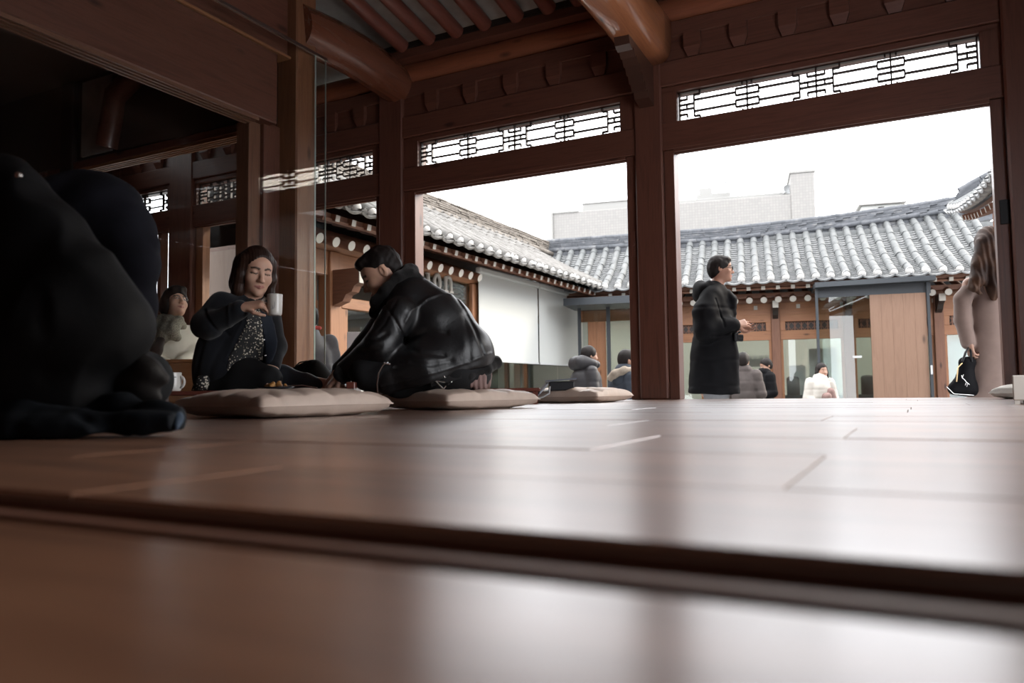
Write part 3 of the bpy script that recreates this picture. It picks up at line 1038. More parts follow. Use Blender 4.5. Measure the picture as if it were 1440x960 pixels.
# columns and infill
COLX = [-2.18, -0.75, 0.60, 1.95, 3.54, 4.8]
for i, x in enumerate(COLX):
    c = MB().box(x - 0.085, 16.32, GZ, x + 0.085, 16.52, 1.80, 0.008).build('column', M['outZ'], BW)
    MB().prism([(16.00, 1.78), (16.0, 1.66), (16.12, 1.60), (16.2, 1.52), (16.32, 1.46), (16.32, 1.78)], 'X', x - 0.05, x + 0.05).build('bracket', M['dark'], c)
    MB().box(x - 0.055, 15.985, 1.655, x + 0.055, 16.0, 1.79).build('bracket_end', M['whitepaint'], c)
def slot(x0, x1, z0, z1):
    mb = MB()
    mb.box(x0, 16.43, z0, x1, 16.44, z1)
    mb.build('slot_back', M['dark'], BW)
    mb = MB()
    n = max(2, int((x1 - x0) / 0.11))
    for k in range(n):
        xa = x0 + (x1 - x0) * k / n
        xb = x0 + (x1 - x0) * (k + 1) / n
        mb.bar((xa, 16.41, z0), (xb, 16.41, z1), 0.012, 0.012, (0, 1, 0))
        mb.bar((xa, 16.41, z1), (xb, 16.41, z0), 0.012, 0.012, (0, 1, 0))
        mb.box((xa + xb) / 2 - 0.012, 16.40, z0, (xa + xb) / 2 + 0.012, 16.42, z1)
    mb.build('slot_lattice', M['outX'], BW)
for i in range(len(COLX) - 1):
    a, b = COLX[i] + 0.085, COLX[i + 1] - 0.085
    MB().box(a, 16.36, 1.40, b, 16.48, 1.55, 0.005).build('header', M['pineX'], BW)
    MB().box(a, 16.37, 1.04, b, 16.48, 1.225, 0.005).build('header', M['pineX'], BW)
    MB().box(a, 16.36, 1.225, a + 0.10, 16.48, 1.40, 0.004).build('frieze_stile', M['pineZ'], BW)
    MB().box(b - 0.10, 16.36, 1.225, b, 16.48, 1.40, 0.004).build('frieze_stile', M['pineZ'], BW)
    slot(a + 0.10, b - 0.10, 1.225, 1.40)
    MB().box(a, 16.39, GZ, a + 0.05, 16.46, 1.04, 0.003).build('jamb', M['pineZ'], BW)
    MB().box(b - 0.05, 16.39, GZ, b, 16.46, 1.04, 0.003).build('jamb', M['pineZ'], BW)
    MB().box(a + 0.05, 16.42, GZ, b - 0.05, 16.43, 1.04).build('pane', M['glass2'], BW)
# the pale room behind that glass
MB().box(-4.8, 19.2, GZ, 4.9, 19.3, 2.0).build('back_wall', M['paleroom'], BW)
MB().box(-4.8, 16.6, GZ - 0.02, 4.9, 19.2, GZ + 0.02).build('room_floor', M['concrete'], BW)
MB().box(-4.8, 16.5, 1.85, 4.9, 19.2, 1.95).build('room_ceiling', M['darkroom'], BW)
MB().box(-4.9, 16.0, GZ, -4.8, 19.3, 2.3).build('end_wall', M['paleroom'], BW)
MB().box(4.9, 16.0, GZ, 5.0, 19.3, 2.3).build('end_wall', M['outZ'], BW)
MB().box(-0.6, 18.0, 0.55, 0.55, 18.06, 0.72).build('shelf', M['white'], BW)
MB().box(-0.6, 18.2, -0.1, 0.55, 18.26, 0.22).build('counter_front', M['white'], BW)
for k in range(9):
    MB().box(-0.55 + k * 0.12, 17.9, 0.72, -0.47 + k * 0.12, 18.0, 0.80).build('box', M['white'], BW)
MB().box(0.9, 17.6, -0.5, 1.22, 17.62, 0.55).build('white_panel', M['white'], BW)
MB().box(1.30, 17.6, -0.5, 1.85, 17.62, 0.9).build('white_panel', M['white'], BW)
MB().box(0.70, 17.3, -0.6, 4.6, 17.7, -0.08).build('counter', M['bluesteel'], BW)
for x in (0.95, 1.55, 2.4):
    mb = MB()
    mb.lathe([(0.0, 0.0), (0.13, 0.0), (0.13, 0.34), (0.11, 0.38), (0.05, 0.40), (0.0, 0.40)], (x, 17.4, -0.08), 16)
    mb.build('urn', M['bluesteel'], BW)
M['fillglow'] = bpy.data.materials.new('fill_light_glow')  # glow for panels added to brighten the wing interiors
M['fillglow'].use_nodes = True
_b = M['fillglow'].node_tree.nodes['Principled BSDF']
_b.inputs['Emission Color'].default_value = (1.0, 0.93, 0.82, 1)
_b.inputs['Emission Strength'].default_value = 13.0
for x in (-3.4, -1.5, 0.4, 2.2, 4.0):
    MB().box(x - 0.6, 17.5, 1.80, x + 0.6, 18.1, 1.84).build('fill_light', M['fillglow'], BW)  # added glowing panels that light the room behind the glass
# far side doors past the panel
MB().box(3.72, 16.55, 0.2, 4.65, 16.57, 0.95).build('white_panel', M['white'], BW)
# rest of the wing (rear slope keeps light out)
mb = MB()
mb.add([(-5.0, 17.4, 3.35), (5.0, 17.4, 3.35), (5.0, 19.6, 2.1), (-5.0, 19.6, 2.1), (-5.0, 17.4, 3.2), (5.0, 17.4, 3.2), (5.0, 19.6, 1.95), (-5.0, 19.6, 1.95)],
       [(0, 1, 2, 3), (7, 6, 5, 4), (0, 4, 5, 1), (1, 5, 6, 2), (2, 6, 7, 3), (3, 7, 4, 0)])
mb.build('rear_slope', M['tile'], BW)
# entrance box with steel frame
VB = thing('entrance_canopy', 'blue-grey steel entrance canopy with a tall timber panel, in front of the far wing', 'canopy', (0, 0, 0), PHI)
mb = MB()
mb.add([(1.26, 15.02, 1.99), (3.24, 15.02, 2.02), (3.24, 15.02, 1.93), (1.26, 15.02, 1.90), (1.26, 16.3, 1.99), (3.24, 16.3, 2.02), (3.24, 16.3, 1.93), (1.26, 16.3, 1.90)],
       [(0, 1, 2, 3), (7, 6, 5, 4), (0, 4, 5, 1), (1, 5, 6, 2), (2, 6, 7, 3), (3, 7, 4, 0)])
mb.build('fascia', M['bluesteel'], VB)
MB().box(1.30, 15.25, 1.73, 3.20, 15.31, 1.92).build('beam', M['bluesteel'], VB)
for x in (1.27, 3.12):
    MB().box(x, 15.2, GZ, x + 0.045, 15.27, 1.92).build('post', M['bluesteel'], VB)
for k in range(5):
    x = 2.19 + k * 0.184
    MB().box(x + 0.001, 15.24, GZ, x + 0.183, 15.27, 1.74).build('board', M['panel'], VB)
MB().box(3.125, 15.18, 0.28, 3.155, 15.2, 0.44).build('lock_plate', M['white'], VB)
MB().box(1.315, 15.23, GZ, 2.19, 15.238, 1.73).build('pane', M['glass2'], VB)
MB().box(1.86, 15.20, 0.60, 2.02, 15.225, 0.64).build('pull_handle', M['white'], VB)

# ---------------------------------------------------------------- the wing down the left side
LW = thing('tiled_wing', 'side wing with brown weathered ridge and white-capped tile ends, along the left of the courtyard', 'building')
SPL = 0.284
NL = 35
lw_len = lambda i: max(0.0, min(2.36, 2.36 - 0.29 * max(0, i - 25)))
RL = tile_roof(LW, (-5.6, 6.66, 2.19), PI / 2, math.atan2(1.2, 2.0), NL, SPL, lw_len, True, indiv=False, pan=M['oldtile'], deck=True, curve=lambda y: -0.05 * math.sin(PI * min(1, max(0, y / 2.36))))
for i in range(NL):
    for k in range(7 if lw_len(i) > 1 else int(lw_len(i) / 0.335)):
        if len([1]) and (i * 7 + k) < 240:
            o = link('cover_tile', COVER_OLD, RL, (i * SPL + RND.uniform(-0.008, 0.008), k * 0.335, 0.012 - 0.05 * math.sin(PI * k * 0.335 / 2.36)))
for c in range(7):
    y = 6.3
    z0 = 3.30 + c * 0.038
    xo = -7.52 - c * 0.004
    while y < 16.9 - 0.06 * c:
        ln = RND.uniform(0.26, 0.44)
        mb = MB()
        jx = RND.uniform(-0.014, 0.014)
        zz = z0 - 0.004 * max(0, y - 15) + RND.uniform(-0.004, 0.004)
        if c == 0:
            mb.tube([(xo + 0.16, y, zz - 0.04), (xo + 0.16, y + ln - 0.006, zz - 0.04)], 0.055, 10)
        else:
            mb.box(xo - 0.12 + jx, y, zz, xo + 0.12 + jx, y + ln - 0.006, zz + 0.027)
        mb.build('ridge_tile', M['ridgebrown'], LW)
        y += ln
MB().box(-7.66, 6.3, 3.18, -7.44, 16.8, 3.32).build('ridge_bed', M['ridgebrown'], LW)
mb = MB()
mb.tube([(-7.5, 16.75, 3.36), (-7.2, 16.9, 3.30), (-6.2, 16.35, 2.72), (-5.35, 15.75, 2.22)], 0.07, 10)
mb.build('valley_tile', M['tile'], LW)
MB().box(-5.80, 6.3, 2.05, -5.77, 16.3, 2.11).build('eave_board', M['outY'], LW)
for i in range(33):
    y = 6.75 + 0.284 * i
    o = link('flying_rafter', FLY, LW, (-5.70, y, 2.05))
    o.rotation_euler = (0.25, 0, PI / 2)
    if i < 14:
        o = link('rafter', RAF, LW, (-5.98, y + 0.02, 1.86))
        o.rotation_euler = (0.35, 0, PI / 2)
MB().tube([(-6.5, 6.2, 1.96), (-6.5, 16.3, 1.96)], 0.11, 14).build('purlin', M['pineY'], LW)
MB().box(-6.56, 6.2, 1.56, -6.44, 9.44, 1.86, 0.005).build('beam', M['pineY'], LW)
MB().box(-6.56, 11.0, 1.56, -6.44, 16.3, 1.86, 0.005).build('beam', M['pineY'], LW)
for y in (7.55, 9.35, 11.05, 16.25):
    c = MB().box(-6.6, y - 0.11, GZ, -6.4, y + 0.11, 1.86, 0.01).build('column', M['pineZ'], LW)
    if y < 9:
        MB().prism([(-6.40, 1.62), (-5.98, 1.62), (-5.98, 1.44), (-6.06, 1.40), (-6.10, 1.33), (-6.19, 1.30), (-6.24, 1.22), (-6.40, 1.17)], 'Y', y - 0.07, y + 0.07).build('bracket', M['outX'], c)
        MB().box(-5.985, y - 0.075, 1.43, -5.972, y + 0.075, 1.625).build('bracket_end', M['whitepaint'], c)
# window with pale pine frame
MB().box(-6.52, 7.66, 1.16, -6.40, 9.24, 1.30, 0.005).build('header', M['pineY'], LW)
MB().box(-6.52, 7.66, GZ, -6.42, 7.80, 1.16, 0.005).build('jamb', M['pineZ'], LW)
MB().box(-6.52, 9.12, GZ, -6.42, 9.24, 1.16, 0.005).build('jamb', M['pineZ'], LW)
MB().box(-6.47, 7.80, GZ, -6.46, 9.12, 1.16).build('pane', M['glass2'], LW)
# storefront glass with the shop lettering
MB().box(-6.47, 9.46, GZ, -6.46, 10.94, 1.96).build('pane', M['glass2'], LW)
MB().box(-6.66, 9.46, 0.75, -6.62, 10.94, 1.98).build('reflection_board', M['outY'], LW)  # backing for the imitated tile reflection behind the glass
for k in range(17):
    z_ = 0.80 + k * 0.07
    MB().tube([(-6.58, 9.48 + q * 0.145, z_ - 0.03 * q * 0.3 + 0.02 * math.sin(q * 1.9 + k * 0.7)) for q in range(11)], 0.026, 8).build('tile_reflection', M['ridgebrown'], LW)  # wavy tubes imitate roof tiles reflected in the storefront glass
# storefront below the blind
MB().box(-6.52, 11.16, GZ, -6.42, 16.14, 0.10, 0.005).build('sill', M['bluesteel'], LW)
for y0 in (11.16, 12.85, 14.5):
    MB().box(-6.48, y0 + 0.02, 0.10, -6.47, y0 + 1.62, 1.6).build('pane', M['glass2'], LW)
MB().box(-6.46, 16.02, GZ, -6.36, 16.14, 2.05).build('steel_post', M['bluesteel'], LW)
# interior of that wing
MB().box(-8.9, 7.4, GZ - 0.02, -6.6, 16.3, GZ + 0.02).build('room_floor', M['outY'], LW)
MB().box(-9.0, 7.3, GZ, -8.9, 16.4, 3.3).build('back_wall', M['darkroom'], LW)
MB().box(-9.0, 7.30, GZ, -6.6, 7.42, 0.95).build('end_wall', M['paleroom'], LW)
MB().box(-9.0, 7.28, 1.25, -6.6, 7.42, 2.0).build('end_wall', M['panel'], LW)
MB().box(-9.0, 7.26, 0.95, -6.6, 7.44, 1.25, 0.005).build('end_beam', M['pineX'], LW)
for x in (-8.9, -8.1, -7.35):
    MB().box(x, 7.25, GZ, x + 0.12, 7.30, 0.95, 0.004).build('end_post', M['white'], LW)
MB().box(-9.0, 16.4, GZ, -6.4, 16.5, 2.2).build('end_wall', M['paleroom'], LW)
MB().box(-8.9, 7.3, 2.0, -6.6, 16.4, 2.06).build('room_ceiling', M['outY'], LW)
MB().box(-7.9, 8.4, 0.25, -7.3, 9.6, 0.75).build('counter', M['white'], LW)
MB().box(-8.2, 10.8, -0.2, -7.6, 16.0, 0.10).build('counter', M['darkroom'], LW)
for y in (11.6, 12.4, 13.1, 13.9, 14.8):
    MB().box(-7.4, y, GZ, -7.33, y + 0.07, 1.9).build('post', M['pineZ'], LW)
mb = MB()
mb.add([(-9.0, 7.1, 2.6), (-7.5, 7.1, 3.34), (-7.5, 16.8, 3.34), (-9.0, 16.8, 2.6), (-9.0, 7.1, 2.5), (-7.5, 7.1, 3.2), (-7.5, 16.8, 3.2), (-9.0, 16.8, 2.5)],
       [(0, 1, 2, 3), (7, 6, 5, 4), (0, 4, 5, 1), (1, 5, 6, 2), (2, 6, 7, 3), (3, 7, 4, 0)])
mb.build('rear_slope', M['tile'], LW)
# shrubs between hall and side wing, standing in for a garden mirrored in glass
M['leaf'] = cloth('grey_green_leaf', (0.11, 0.15, 0.085), 0.5, 30, 0.4, 0.1)
def reflection_shrub(label, x, y, h, n, seed):
    r = random.Random(seed)
    t = thing('reflection_shrub', label, 'reflection_shrub', (x, y, GZ))
    mb = MB()
    for k in range(6):
        a = r.uniform(0, 6.28)
        mb.tube([(0, 0, 0), (math.cos(a) * 0.1, math.sin(a) * 0.1, h * 0.5), (math.cos(a) * 0.22, math.sin(a) * 0.22, h * r.uniform(0.8, 1.0))], [0.014, 0.01, 0.005], 6)
    mb.build('stem', M['outZ'], t)
    mb = MB()
    for k in range(n):
        a, b = r.uniform(0, 6.28), r.uniform(0.25, 1.0)
        rr = 0.30 * math.sqrt(r.random()) * (1.1 - 0.5 * b)
        c = Vector((math.cos(a) * rr, math.sin(a) * rr, h * b))
        d = Vector((r.uniform(-1, 1), r.uniform(-1, 1), r.uniform(-0.4, 0.8))).normalized()
        s_ = d.cross(Vector((0, 0, 1))).normalized() * 0.022
        u_ = d.cross(s_).normalized() * 0.008
        mb.add([c, c + d * 0.05 + s_ + u_, c + d * 0.11, c + d * 0.05 - s_ + u_], [(0, 1, 2, 3)])
    tag(mb.build('foliage', M['leaf'], t), kind='stuff')
reflection_shrub('low leaves imitating the garden reflection in the glazed bay, behind the older woman', -7.3, 6.75, 1.25, 500, 3)
reflection_shrub('taller leaves imitating the garden reflection in the glazed bay, next to the inner post', -6.45, 6.75, 1.0, 420, 9)
reflection_shrub('leaves imitating the garden reflection in the far left glazed bay', -8.5, 6.7, 1.5, 500, 5)
for y in (8.6, 10.4, 12.2, 14.0, 15.6):
    MB().box(-8.0, y - 0.25, 1.94, -7.6, y + 0.25, 1.98).build('fill_light', M['fillglow'], LW)  # added glowing panels that brighten the side wing interior
# shop lettering, solid letters standing on the glass
def letter(ch, y0, z0, h):
    """lower-case letters as thick bent strokes, in the Y-Z plane"""
    mb = MB()
    w, t = h * 0.62, 0.055
    x = -6.415
    if ch == 'o':
        p = [(x, y0 + w / 2 + math.cos(a) * w / 2, z0 + h / 2 + math.sin(a) * h / 2) for a in np.linspace(0, 2 * PI, 25)]
        mb.tube(p, t / 2, 8)
    elif ch == 'n':
        mb.tube([(x, y0, z0), (x, y0, z0 + h)], t / 2, 8)
        p = [(x, y0, z0 + h * 0.6)] + [(x, y0 + w / 2 - math.cos(a) * w / 2, z0 + h * 0.62 + math.sin(a) * h * 0.38) for a in np.linspace(0.3, PI, 10)] + [(x, y0 + w, z0)]
        mb.tube(p, t / 2, 8)
        mb.box(x - 0.02, y0 - 0.05, z0, x + 0.02, y0 + 0.05, z0 + 0.03)
        mb.box(x - 0.02, y0 + w - 0.05, z0, x + 0.02, y0 + w + 0.05, z0 + 0.03)
    else:
        mb.tube([(x, y0 + w * 0.2, z0), (x, y0 + w * 0.2, z0 + h * 0.95)], t / 2, 8)
        mb.box(x - 0.02, y0 + w * 0.2 - 0.06, z0, x + 0.02, y0 + w * 0.2 + 0.06, z0 + 0.03)
        mb.box(x - 0.02, y0 + w * 0.2 - 0.06, z0 + h * 0.9, x + 0.02, y0 + w * 0.2, z0 + h * 0.95)
    return mb
SG = thing('shop_sign', 'white raised shop lettering on the side wing glass, half hidden by the seated man', 'sign', (-6.45, 9.9, 1.45))
lm = M['whitepaint']
for ch, y in zip('onion', (8.98, 9.31, 9.62, 9.82, 10.14)):
    o = letter(ch, y, 1.63, 0.25).build('letter', lm)
    o.parent = SG
    o.matrix_parent_inverse = Matrix.Translation((6.45, -9.9, -1.45))
# roller blinds
for k, (y0, y1) in enumerate(((11.02, 13.30), (13.34, 15.85))):
    b = thing('roller_blind', ['white outdoor roller blind nearest, under the eave of the side wing', 'white outdoor roller blind farther back, next to the steel post'][k], 'blind', (-6.34, y0, 2.1), group='pair of white roller blinds')
    bb = MB().box(-0.004, 0.02, -1.49, 0.004, y1 - y0, -0.02).build('fabric', M['blind'], b)
    MB().box(-0.055, 0, -0.055, 0.055, y1 - y0, 0.05, 0.02).build('cassette', M['blind'], b)
    MB().box(-0.014, 0.02, -1.52, 0.014, y1 - y0, -1.485, 0.004).build('bottom_bar', M['white'], b)
# corner canopy between the wings
CN = thing('corner_canopy', 'small blue-grey canopy over a side door where the two wings meet', 'canopy', (0, 0, 0), PHI)
MB().box(-3.35, 14.55, 1.72, -1.6, 15.6, 1.86).build('fascia', M['bluesteel'], CN)
MB().box(-3.2, 15.15, GZ, -3.14, 15.21, 1.72).build('post', M['bluesteel'], CN)
for k in range(2):
    MB().box(-3.02 + 0.18 * k, 15.3, GZ, -2.845 + 0.18 * k, 15.34, 1.45).build('board', M['pineZ'], CN)
MB().box(-2.62, 15.15, GZ, -2.55, 15.21, 1.72).build('post', M['bluesteel'], CN)
MB().box(-3.14, 15.36, GZ, -1.6, 15.365, 1.7).build('pane', M['glass2'], CN)

# ---------------------------------------------------------------- roof corner of the right-hand wing
RW = thing('tiled_wing', 'upturned tiled eave corner of the wing at the upper right, behind the column', 'building')
RP = math.atan2(1.1, 2.0)
CP, SP = math.cos(RP), math.sin(RP)
def rup(y):
    return 0.44 * max(0.0, (y - 9.6) / 4.0) ** 2.2
def rpt(x, y, z):
    """roof frame (along the eave from the far corner, up the slope, normal) to the wing's own frame, with the upturned, flared corner"""
    Y = 13.6 - x
    k = rup(Y)
    return (0.80 + 0.05 * max(0.0, 11.7 - Y) - 0.4 * k + y * CP - z * SP, Y, 2.38 + k + y * SP + z * CP)
NR = 24
pm = MB()
for i in range(NR):
    t = MB()
    pan_rows(t, (i + 0.5) * SPL, SPL, 2.0, 0.098, 0.055, lambda y: 0.0)
    pm.add([rpt(*v_) for v_ in t.v], t.f)
tag(pm.build('pan_tiles', M['pan'], RW), kind='stuff')
for i in range(NR + 1):
    n_ = 6
    for k in range(n_):
        o = link('cover_tile', COVER, RW)
        o.matrix_local = Matrix.Translation(rpt(i * SPL, k * 0.335, 0.012)) @ Matrix(((0, CP, -SP), (-1, 0, 0), (0, SP, CP))).to_4x4()
    o = link('mortar_cap', CAPM, RW)
    o.matrix_local = Matrix.Translation(rpt(i * SPL, -0.01, 0.008)) @ Matrix(((0, CP, -SP), (-1, 0, 0), (0, SP, CP))).to_4x4()
dk = MB()
for i in range(NR):
    a_, b_ = i * SPL, (i + 1) * SPL
    dk.add([rpt(a_, 0.06, -0.10), rpt(b_, 0.06, -0.10), rpt(b_, 2.05, -0.10), rpt(a_, 2.05, -0.10), rpt(a_, 0.06, -0.14), rpt(b_, 0.06, -0.14), rpt(b_, 2.05, -0.14), rpt(a_, 2.05, -0.14)],
           [(0, 1, 2, 3), (7, 6, 5, 4), (0, 4, 5, 1), (2, 6, 7, 3)])
dk.build('roof_deck', M['outX'], RW)
for c in range(4):
    y = 6.8
    while y < 13.2:
        ln = RND.uniform(0.3, 0.42)
        zz = 3.36 + c * 0.05 + rup(y + 0.2)
        MB().box(2.42, y, zz, 2.66, y + ln - 0.006, zz + 0.04).build('ridge_tile', M['ridge'], RW)
        y += ln
# hip ridge climbing from the upturned corner
for c in range(4):
    for k in range(6):
        f0, f1 = k / 6, (k + 0.97) / 6
        A_, B_ = Vector((0.66 + 0.03 * c, 13.62, 2.90 + 0.055 * c)), Vector((2.5, 13.75, 3.80 + 0.055 * c))
        a_, b_ = A_.lerp(B_, f0), A_.lerp(B_, f1)
        if c == 3:
            MB().tube([a_, b_], 0.065, 10).build('hip_tile', M['ridge'], RW)
        else:
            MB().bar(a_, b_, 0.22, 0.042).build('hip_tile', M['ridge'], RW)
for i in range(24):
    yy = 13.3 - i * 0.284
    o = link('flying_rafter', FLY, RW, (0.90 + 0.05 * max(0.0, 11.7 - yy) - 0.4 * rup(yy), yy, 2.22 + rup(yy)))
    o.rotation_euler = (0.25, 0, -PI / 2)
MB().box(1.1, 6.9, 2.12, 2.6, 13.4, 2.2).build('soffit', M['pineX'], RW)
MB().box(1.15, 13.40, 2.12, 2.6, 13.46, 2.7).build('gable_board', M['pineX'], RW)
MB().box(1.75, 7.2, GZ, 1.85, 13.2, 2.3).build('side_wall', M['outZ'], RW)
for y in (7.3, 8.9, 10.4, 11.8, 13.1):
    MB().box(1.66, y - 0.1, GZ, 1.86, y + 0.1, 2.14, 0.01).build('column', M['outZ'], RW)

# ---------------------------------------------------------------- buildings beyond
TB = thing('concrete_building', 'pale tiled concrete building with stepped parapet and stair tower behind the far roof', 'building', (0, 0, 0), PHI)
m = M['mosaic'] = mat('pale_mosaic_wall', (0.6, 0.57, 0.54), 0.85)
bt = N(m, 'ShaderNodeTexBrick')
bt.offset = 0
bt.inputs['Scale'].default_value = 1.0
bt.inputs['Brick Width'].default_value = 0.105
bt.inputs['Row Height'].default_value = 0.105
bt.inputs['Mortar Size'].default_value = 0.008
bt.inputs['Color1'].default_value = (0.217, 0.209, 0.198, 1)
bt.inputs['Color2'].default_value = (0.195, 0.189, 0.181, 1)
bt.inputs['Mortar'].default_value = (0.176, 0.169, 0.161, 1)
tcn = N(m, 'ShaderNodeTexCoord')
mpn = N(m, 'ShaderNodeMapping')
mpn.inputs['Rotation'].default_value = (PI / 2, 0, 0)
L(m, tcn.outputs['Object'], mpn.inputs['Vector'])
L(m, mpn.outputs[0], bt.inputs['Vector'])
L(m, bt.outputs['Color'], bsdf(m).inputs['Base Color'])
TS = 30 / 28.0
def tb(x0, z0, x1, z1, dy, name, mt=None, deep=4.0):
    return MB().box(x0 * TS, 30 + dy, 0.08 + (z0 - 0.08) * TS, x1 * TS, 30 + dy + deep, 0.08 + (z1 - 0.08) * TS, 0.02).build(name, mt or M['mosaic'], TB)
tb(-6.86, -0.5, 2.44, 6.75, 0, 'wall')
tb(-5.82, 6.6, -3.6, 7.22, 0.9, 'upper_wall', M['concrete'])
tb(-3.6, 6.6, 1.7, 7.05, 0.9, 'upper_wall', M['concrete'])
tb(-5.86, 7.20, -3.56, 7.25, 0.85, 'upper_coping', M['concrete'])
tb(1.68, 5.0, 2.45, 7.45, -0.06, 'tower', deep=1.6)
tb(1.64, 7.45, 2.49, 7.56, -0.10, 'tower_coping', M['concrete'], 1.7)
tb(-6.9, 6.72, -5.8, 6.80, -0.05, 'coping', M['concrete'], 0.4)
tb(-6.87, 2.0, -6.78, 6.78, -0.08, 'downpipe', M['concrete'], 0.08)
tb(-1.55, 7.0, -0.35, 7.24, 1.0, 'roof_block', M['concrete'], 1.0)
tb(-1.45, 7.2, -1.0, 7.46, 1.0, 'chimney', M['concrete'], 0.5)
for (x, z) in ((-0.46, 7.32), (1.58, 7.02)):
    mb = MB()
    prof = [(0.0, 0.0), (0.10, 0.02), (0.16, 0.06), (0.19, 0.12)]
    mb.lathe(prof, (0, 0, 0), 16)
    mb.tube([(0, 0, 0.0), (0.0, 0.0, -0.3)], 0.02, 8)
    o = mb.build('dish', M['white'], TB)
    o.location = (x * TS, 30.6, 0.08 + z * TS - 0.08)
    o.rotation_euler = (math.radians(80), 0, 0.4)
CH = thing('chimney', 'small white box chimney rising behind the far tiled ridge', 'chimney', (0, 0, 0), PHI)
MB().box(2.60, 18.6, 2.5, 3.42, 19.2, 4.11, 0.01).build('shaft', M['paleroom'], CH)
MB().box(2.53, 18.5, 4.11, 3.50, 19.3, 4.17, 0.01).build('cap', M['mortar'], CH)
MB().box(2.93, 18.58, 3.98, 3.05, 18.6, 4.06).build('vent_hole', M['dark'], CH)
# ================================================================== FIGURES
SKIN, LIP, BROW = (0.56, 0.33, 0.235), (0.40, 0.17, 0.14), (0.075, 0.05, 0.038)
M['skin'] = attr_mat('skin', 0.48, 0.08)
M['hair'] = cloth('dark_hair', (0.014, 0.010, 0.009), 0.6, 90, 0.4, 0.6, spec=0.2)
M['brownhair'] = cloth('brown_hair', (0.062, 0.03, 0.017), 0.6, 60, 0.4, 0.5, col2=(0.022, 0.011, 0.008), spec=0.2)
M['leather'] = cloth('black_leather', (0.008, 0.008, 0.009), 0.42, 70, 0.3, 0.5, spec=0.5)
M['fleece'] = cloth('black_fleece', (0.010, 0.009, 0.009), 0.95, 160, 0.4, 0.9, sheen=0.15)
M['navywool'] = cloth('navy_wool', (0.007, 0.008, 0.012), 0.9, 300, 0.3, 0.4, sheen=0.15)
M['black'] = cloth('black_cotton', (0.010, 0.010, 0.011), 0.85, 300, 0.3, 0.3)
M['denim'] = cloth('dark_slick_cloth', (0.03, 0.038, 0.05), 0.42, 120, 0.3, 0.2, spec=0.5)
M['puffer'] = cloth('black_nylon', (0.0045, 0.0045, 0.0055), 0.7, 60, 0.3, 0.25, spec=0.09)
M['charpuffer'] = cloth('charcoal_nylon', (0.0378, 0.0365, 0.0403), 0.5, 60, 0.3, 0.25)
M['navycoat'] = cloth('slate_navy_cloth', (0.0315, 0.0391, 0.0536), 0.7, 60, 0.3, 0.25)
M['beige'] = cloth('beige_wool_coat', (0.208, 0.148, 0.126), 0.85, 300, 0.12, 0.3, sheen=0.2)
M['cream'] = cloth('cream_knit', (0.72, 0.69, 0.61), 0.9, 160, 0.15, 0.5)
M['whiteknit'] = cloth('white_knit', (0.491, 0.466, 0.428), 0.9, 120, 0.1, 0.4)
M['greycloth'] = cloth('grey_cloth', (0.189, 0.189, 0.195), 0.85, 120, 0.2, 0.3)
M['greybrown'] = cloth('grey_brown_cloth', (0.0756, 0.063, 0.0599), 0.85, 120, 0.2, 0.3)
M['fur'] = cloth('pale_fur', (0.315, 0.265, 0.214), 1.0, 90, 0.35, 1.0)
M['shirt'] = cloth('dusty_pink_shirt', (0.26, 0.17, 0.155), 0.85, 200, 0.3, 0.3)
m = mat('flower_print_blouse', (0.01, 0.01, 0.011), 0.7)
vo = N(m, 'ShaderNodeTexVoronoi')
vo.inputs['Scale'].default_value = 95
vo2 = N(m, 'ShaderNodeTexNoise')
vo2.inputs['Scale'].default_value = 22
tcn = N(m, 'ShaderNodeTexCoord')
L(m, tcn.outputs['Object'], vo.inputs['Vector'])
L(m, tcn.outputs['Object'], vo2.inputs['Vector'])
mm_ = N(m, 'ShaderNodeMath', operation='ADD')
L(m, vo.outputs['Distance'], mm_.inputs[0])
L(m, vo2.outputs[0], mm_.inputs[1])
L(m, ramp(m, mm_.outputs[0], [(0.78, (0.62, 0.57, 0.48)), (0.84, (0.32, 0.26, 0.17)), (0.88, (0.009, 0.009, 0.010))]), bsdf(m).inputs['Base Color'])
M['blouse'] = m
m = mat('woven_scarf', (0.25, 0.24, 0.18), 0.9)
v = coords(m, (1, 1, 1), rand=False)
L(m, ramp(m, noise(m, v, 130, 3), [(0.38, (0.15, 0.145, 0.115)), (0.62, (0.30, 0.285, 0.23))]), bsdf(m).inputs['Base Color'])
bump(m, noise(m, v, 180, 2), 0.6, 0.003)
M['scarf'] = m
M['lapel'] = cloth('slate_navy_wool', (0.02, 0.026, 0.04), 0.8, 300, 0.3, 0.3)
M['gold'] = mat('brass', (0.75, 0.55, 0.3), 0.3, 1.0)
M['redcloth'] = cloth('red_cloth', (0.5, 0.08, 0.07))
M['bluejean'] = cloth('pale_blue_denim', (0.33, 0.42, 0.5))
M['navyknit'] = cloth('black_navy_knit', (0.007, 0.007, 0.011), 0.9, 400, 0.3, 0.35, spec=0.15)
M['womanhair'] = cloth('dark_brown_hair', (0.04, 0.018, 0.011), 0.5, 80, 0.4, 0.5, col2=(0.018, 0.009, 0.007), spec=0.25)

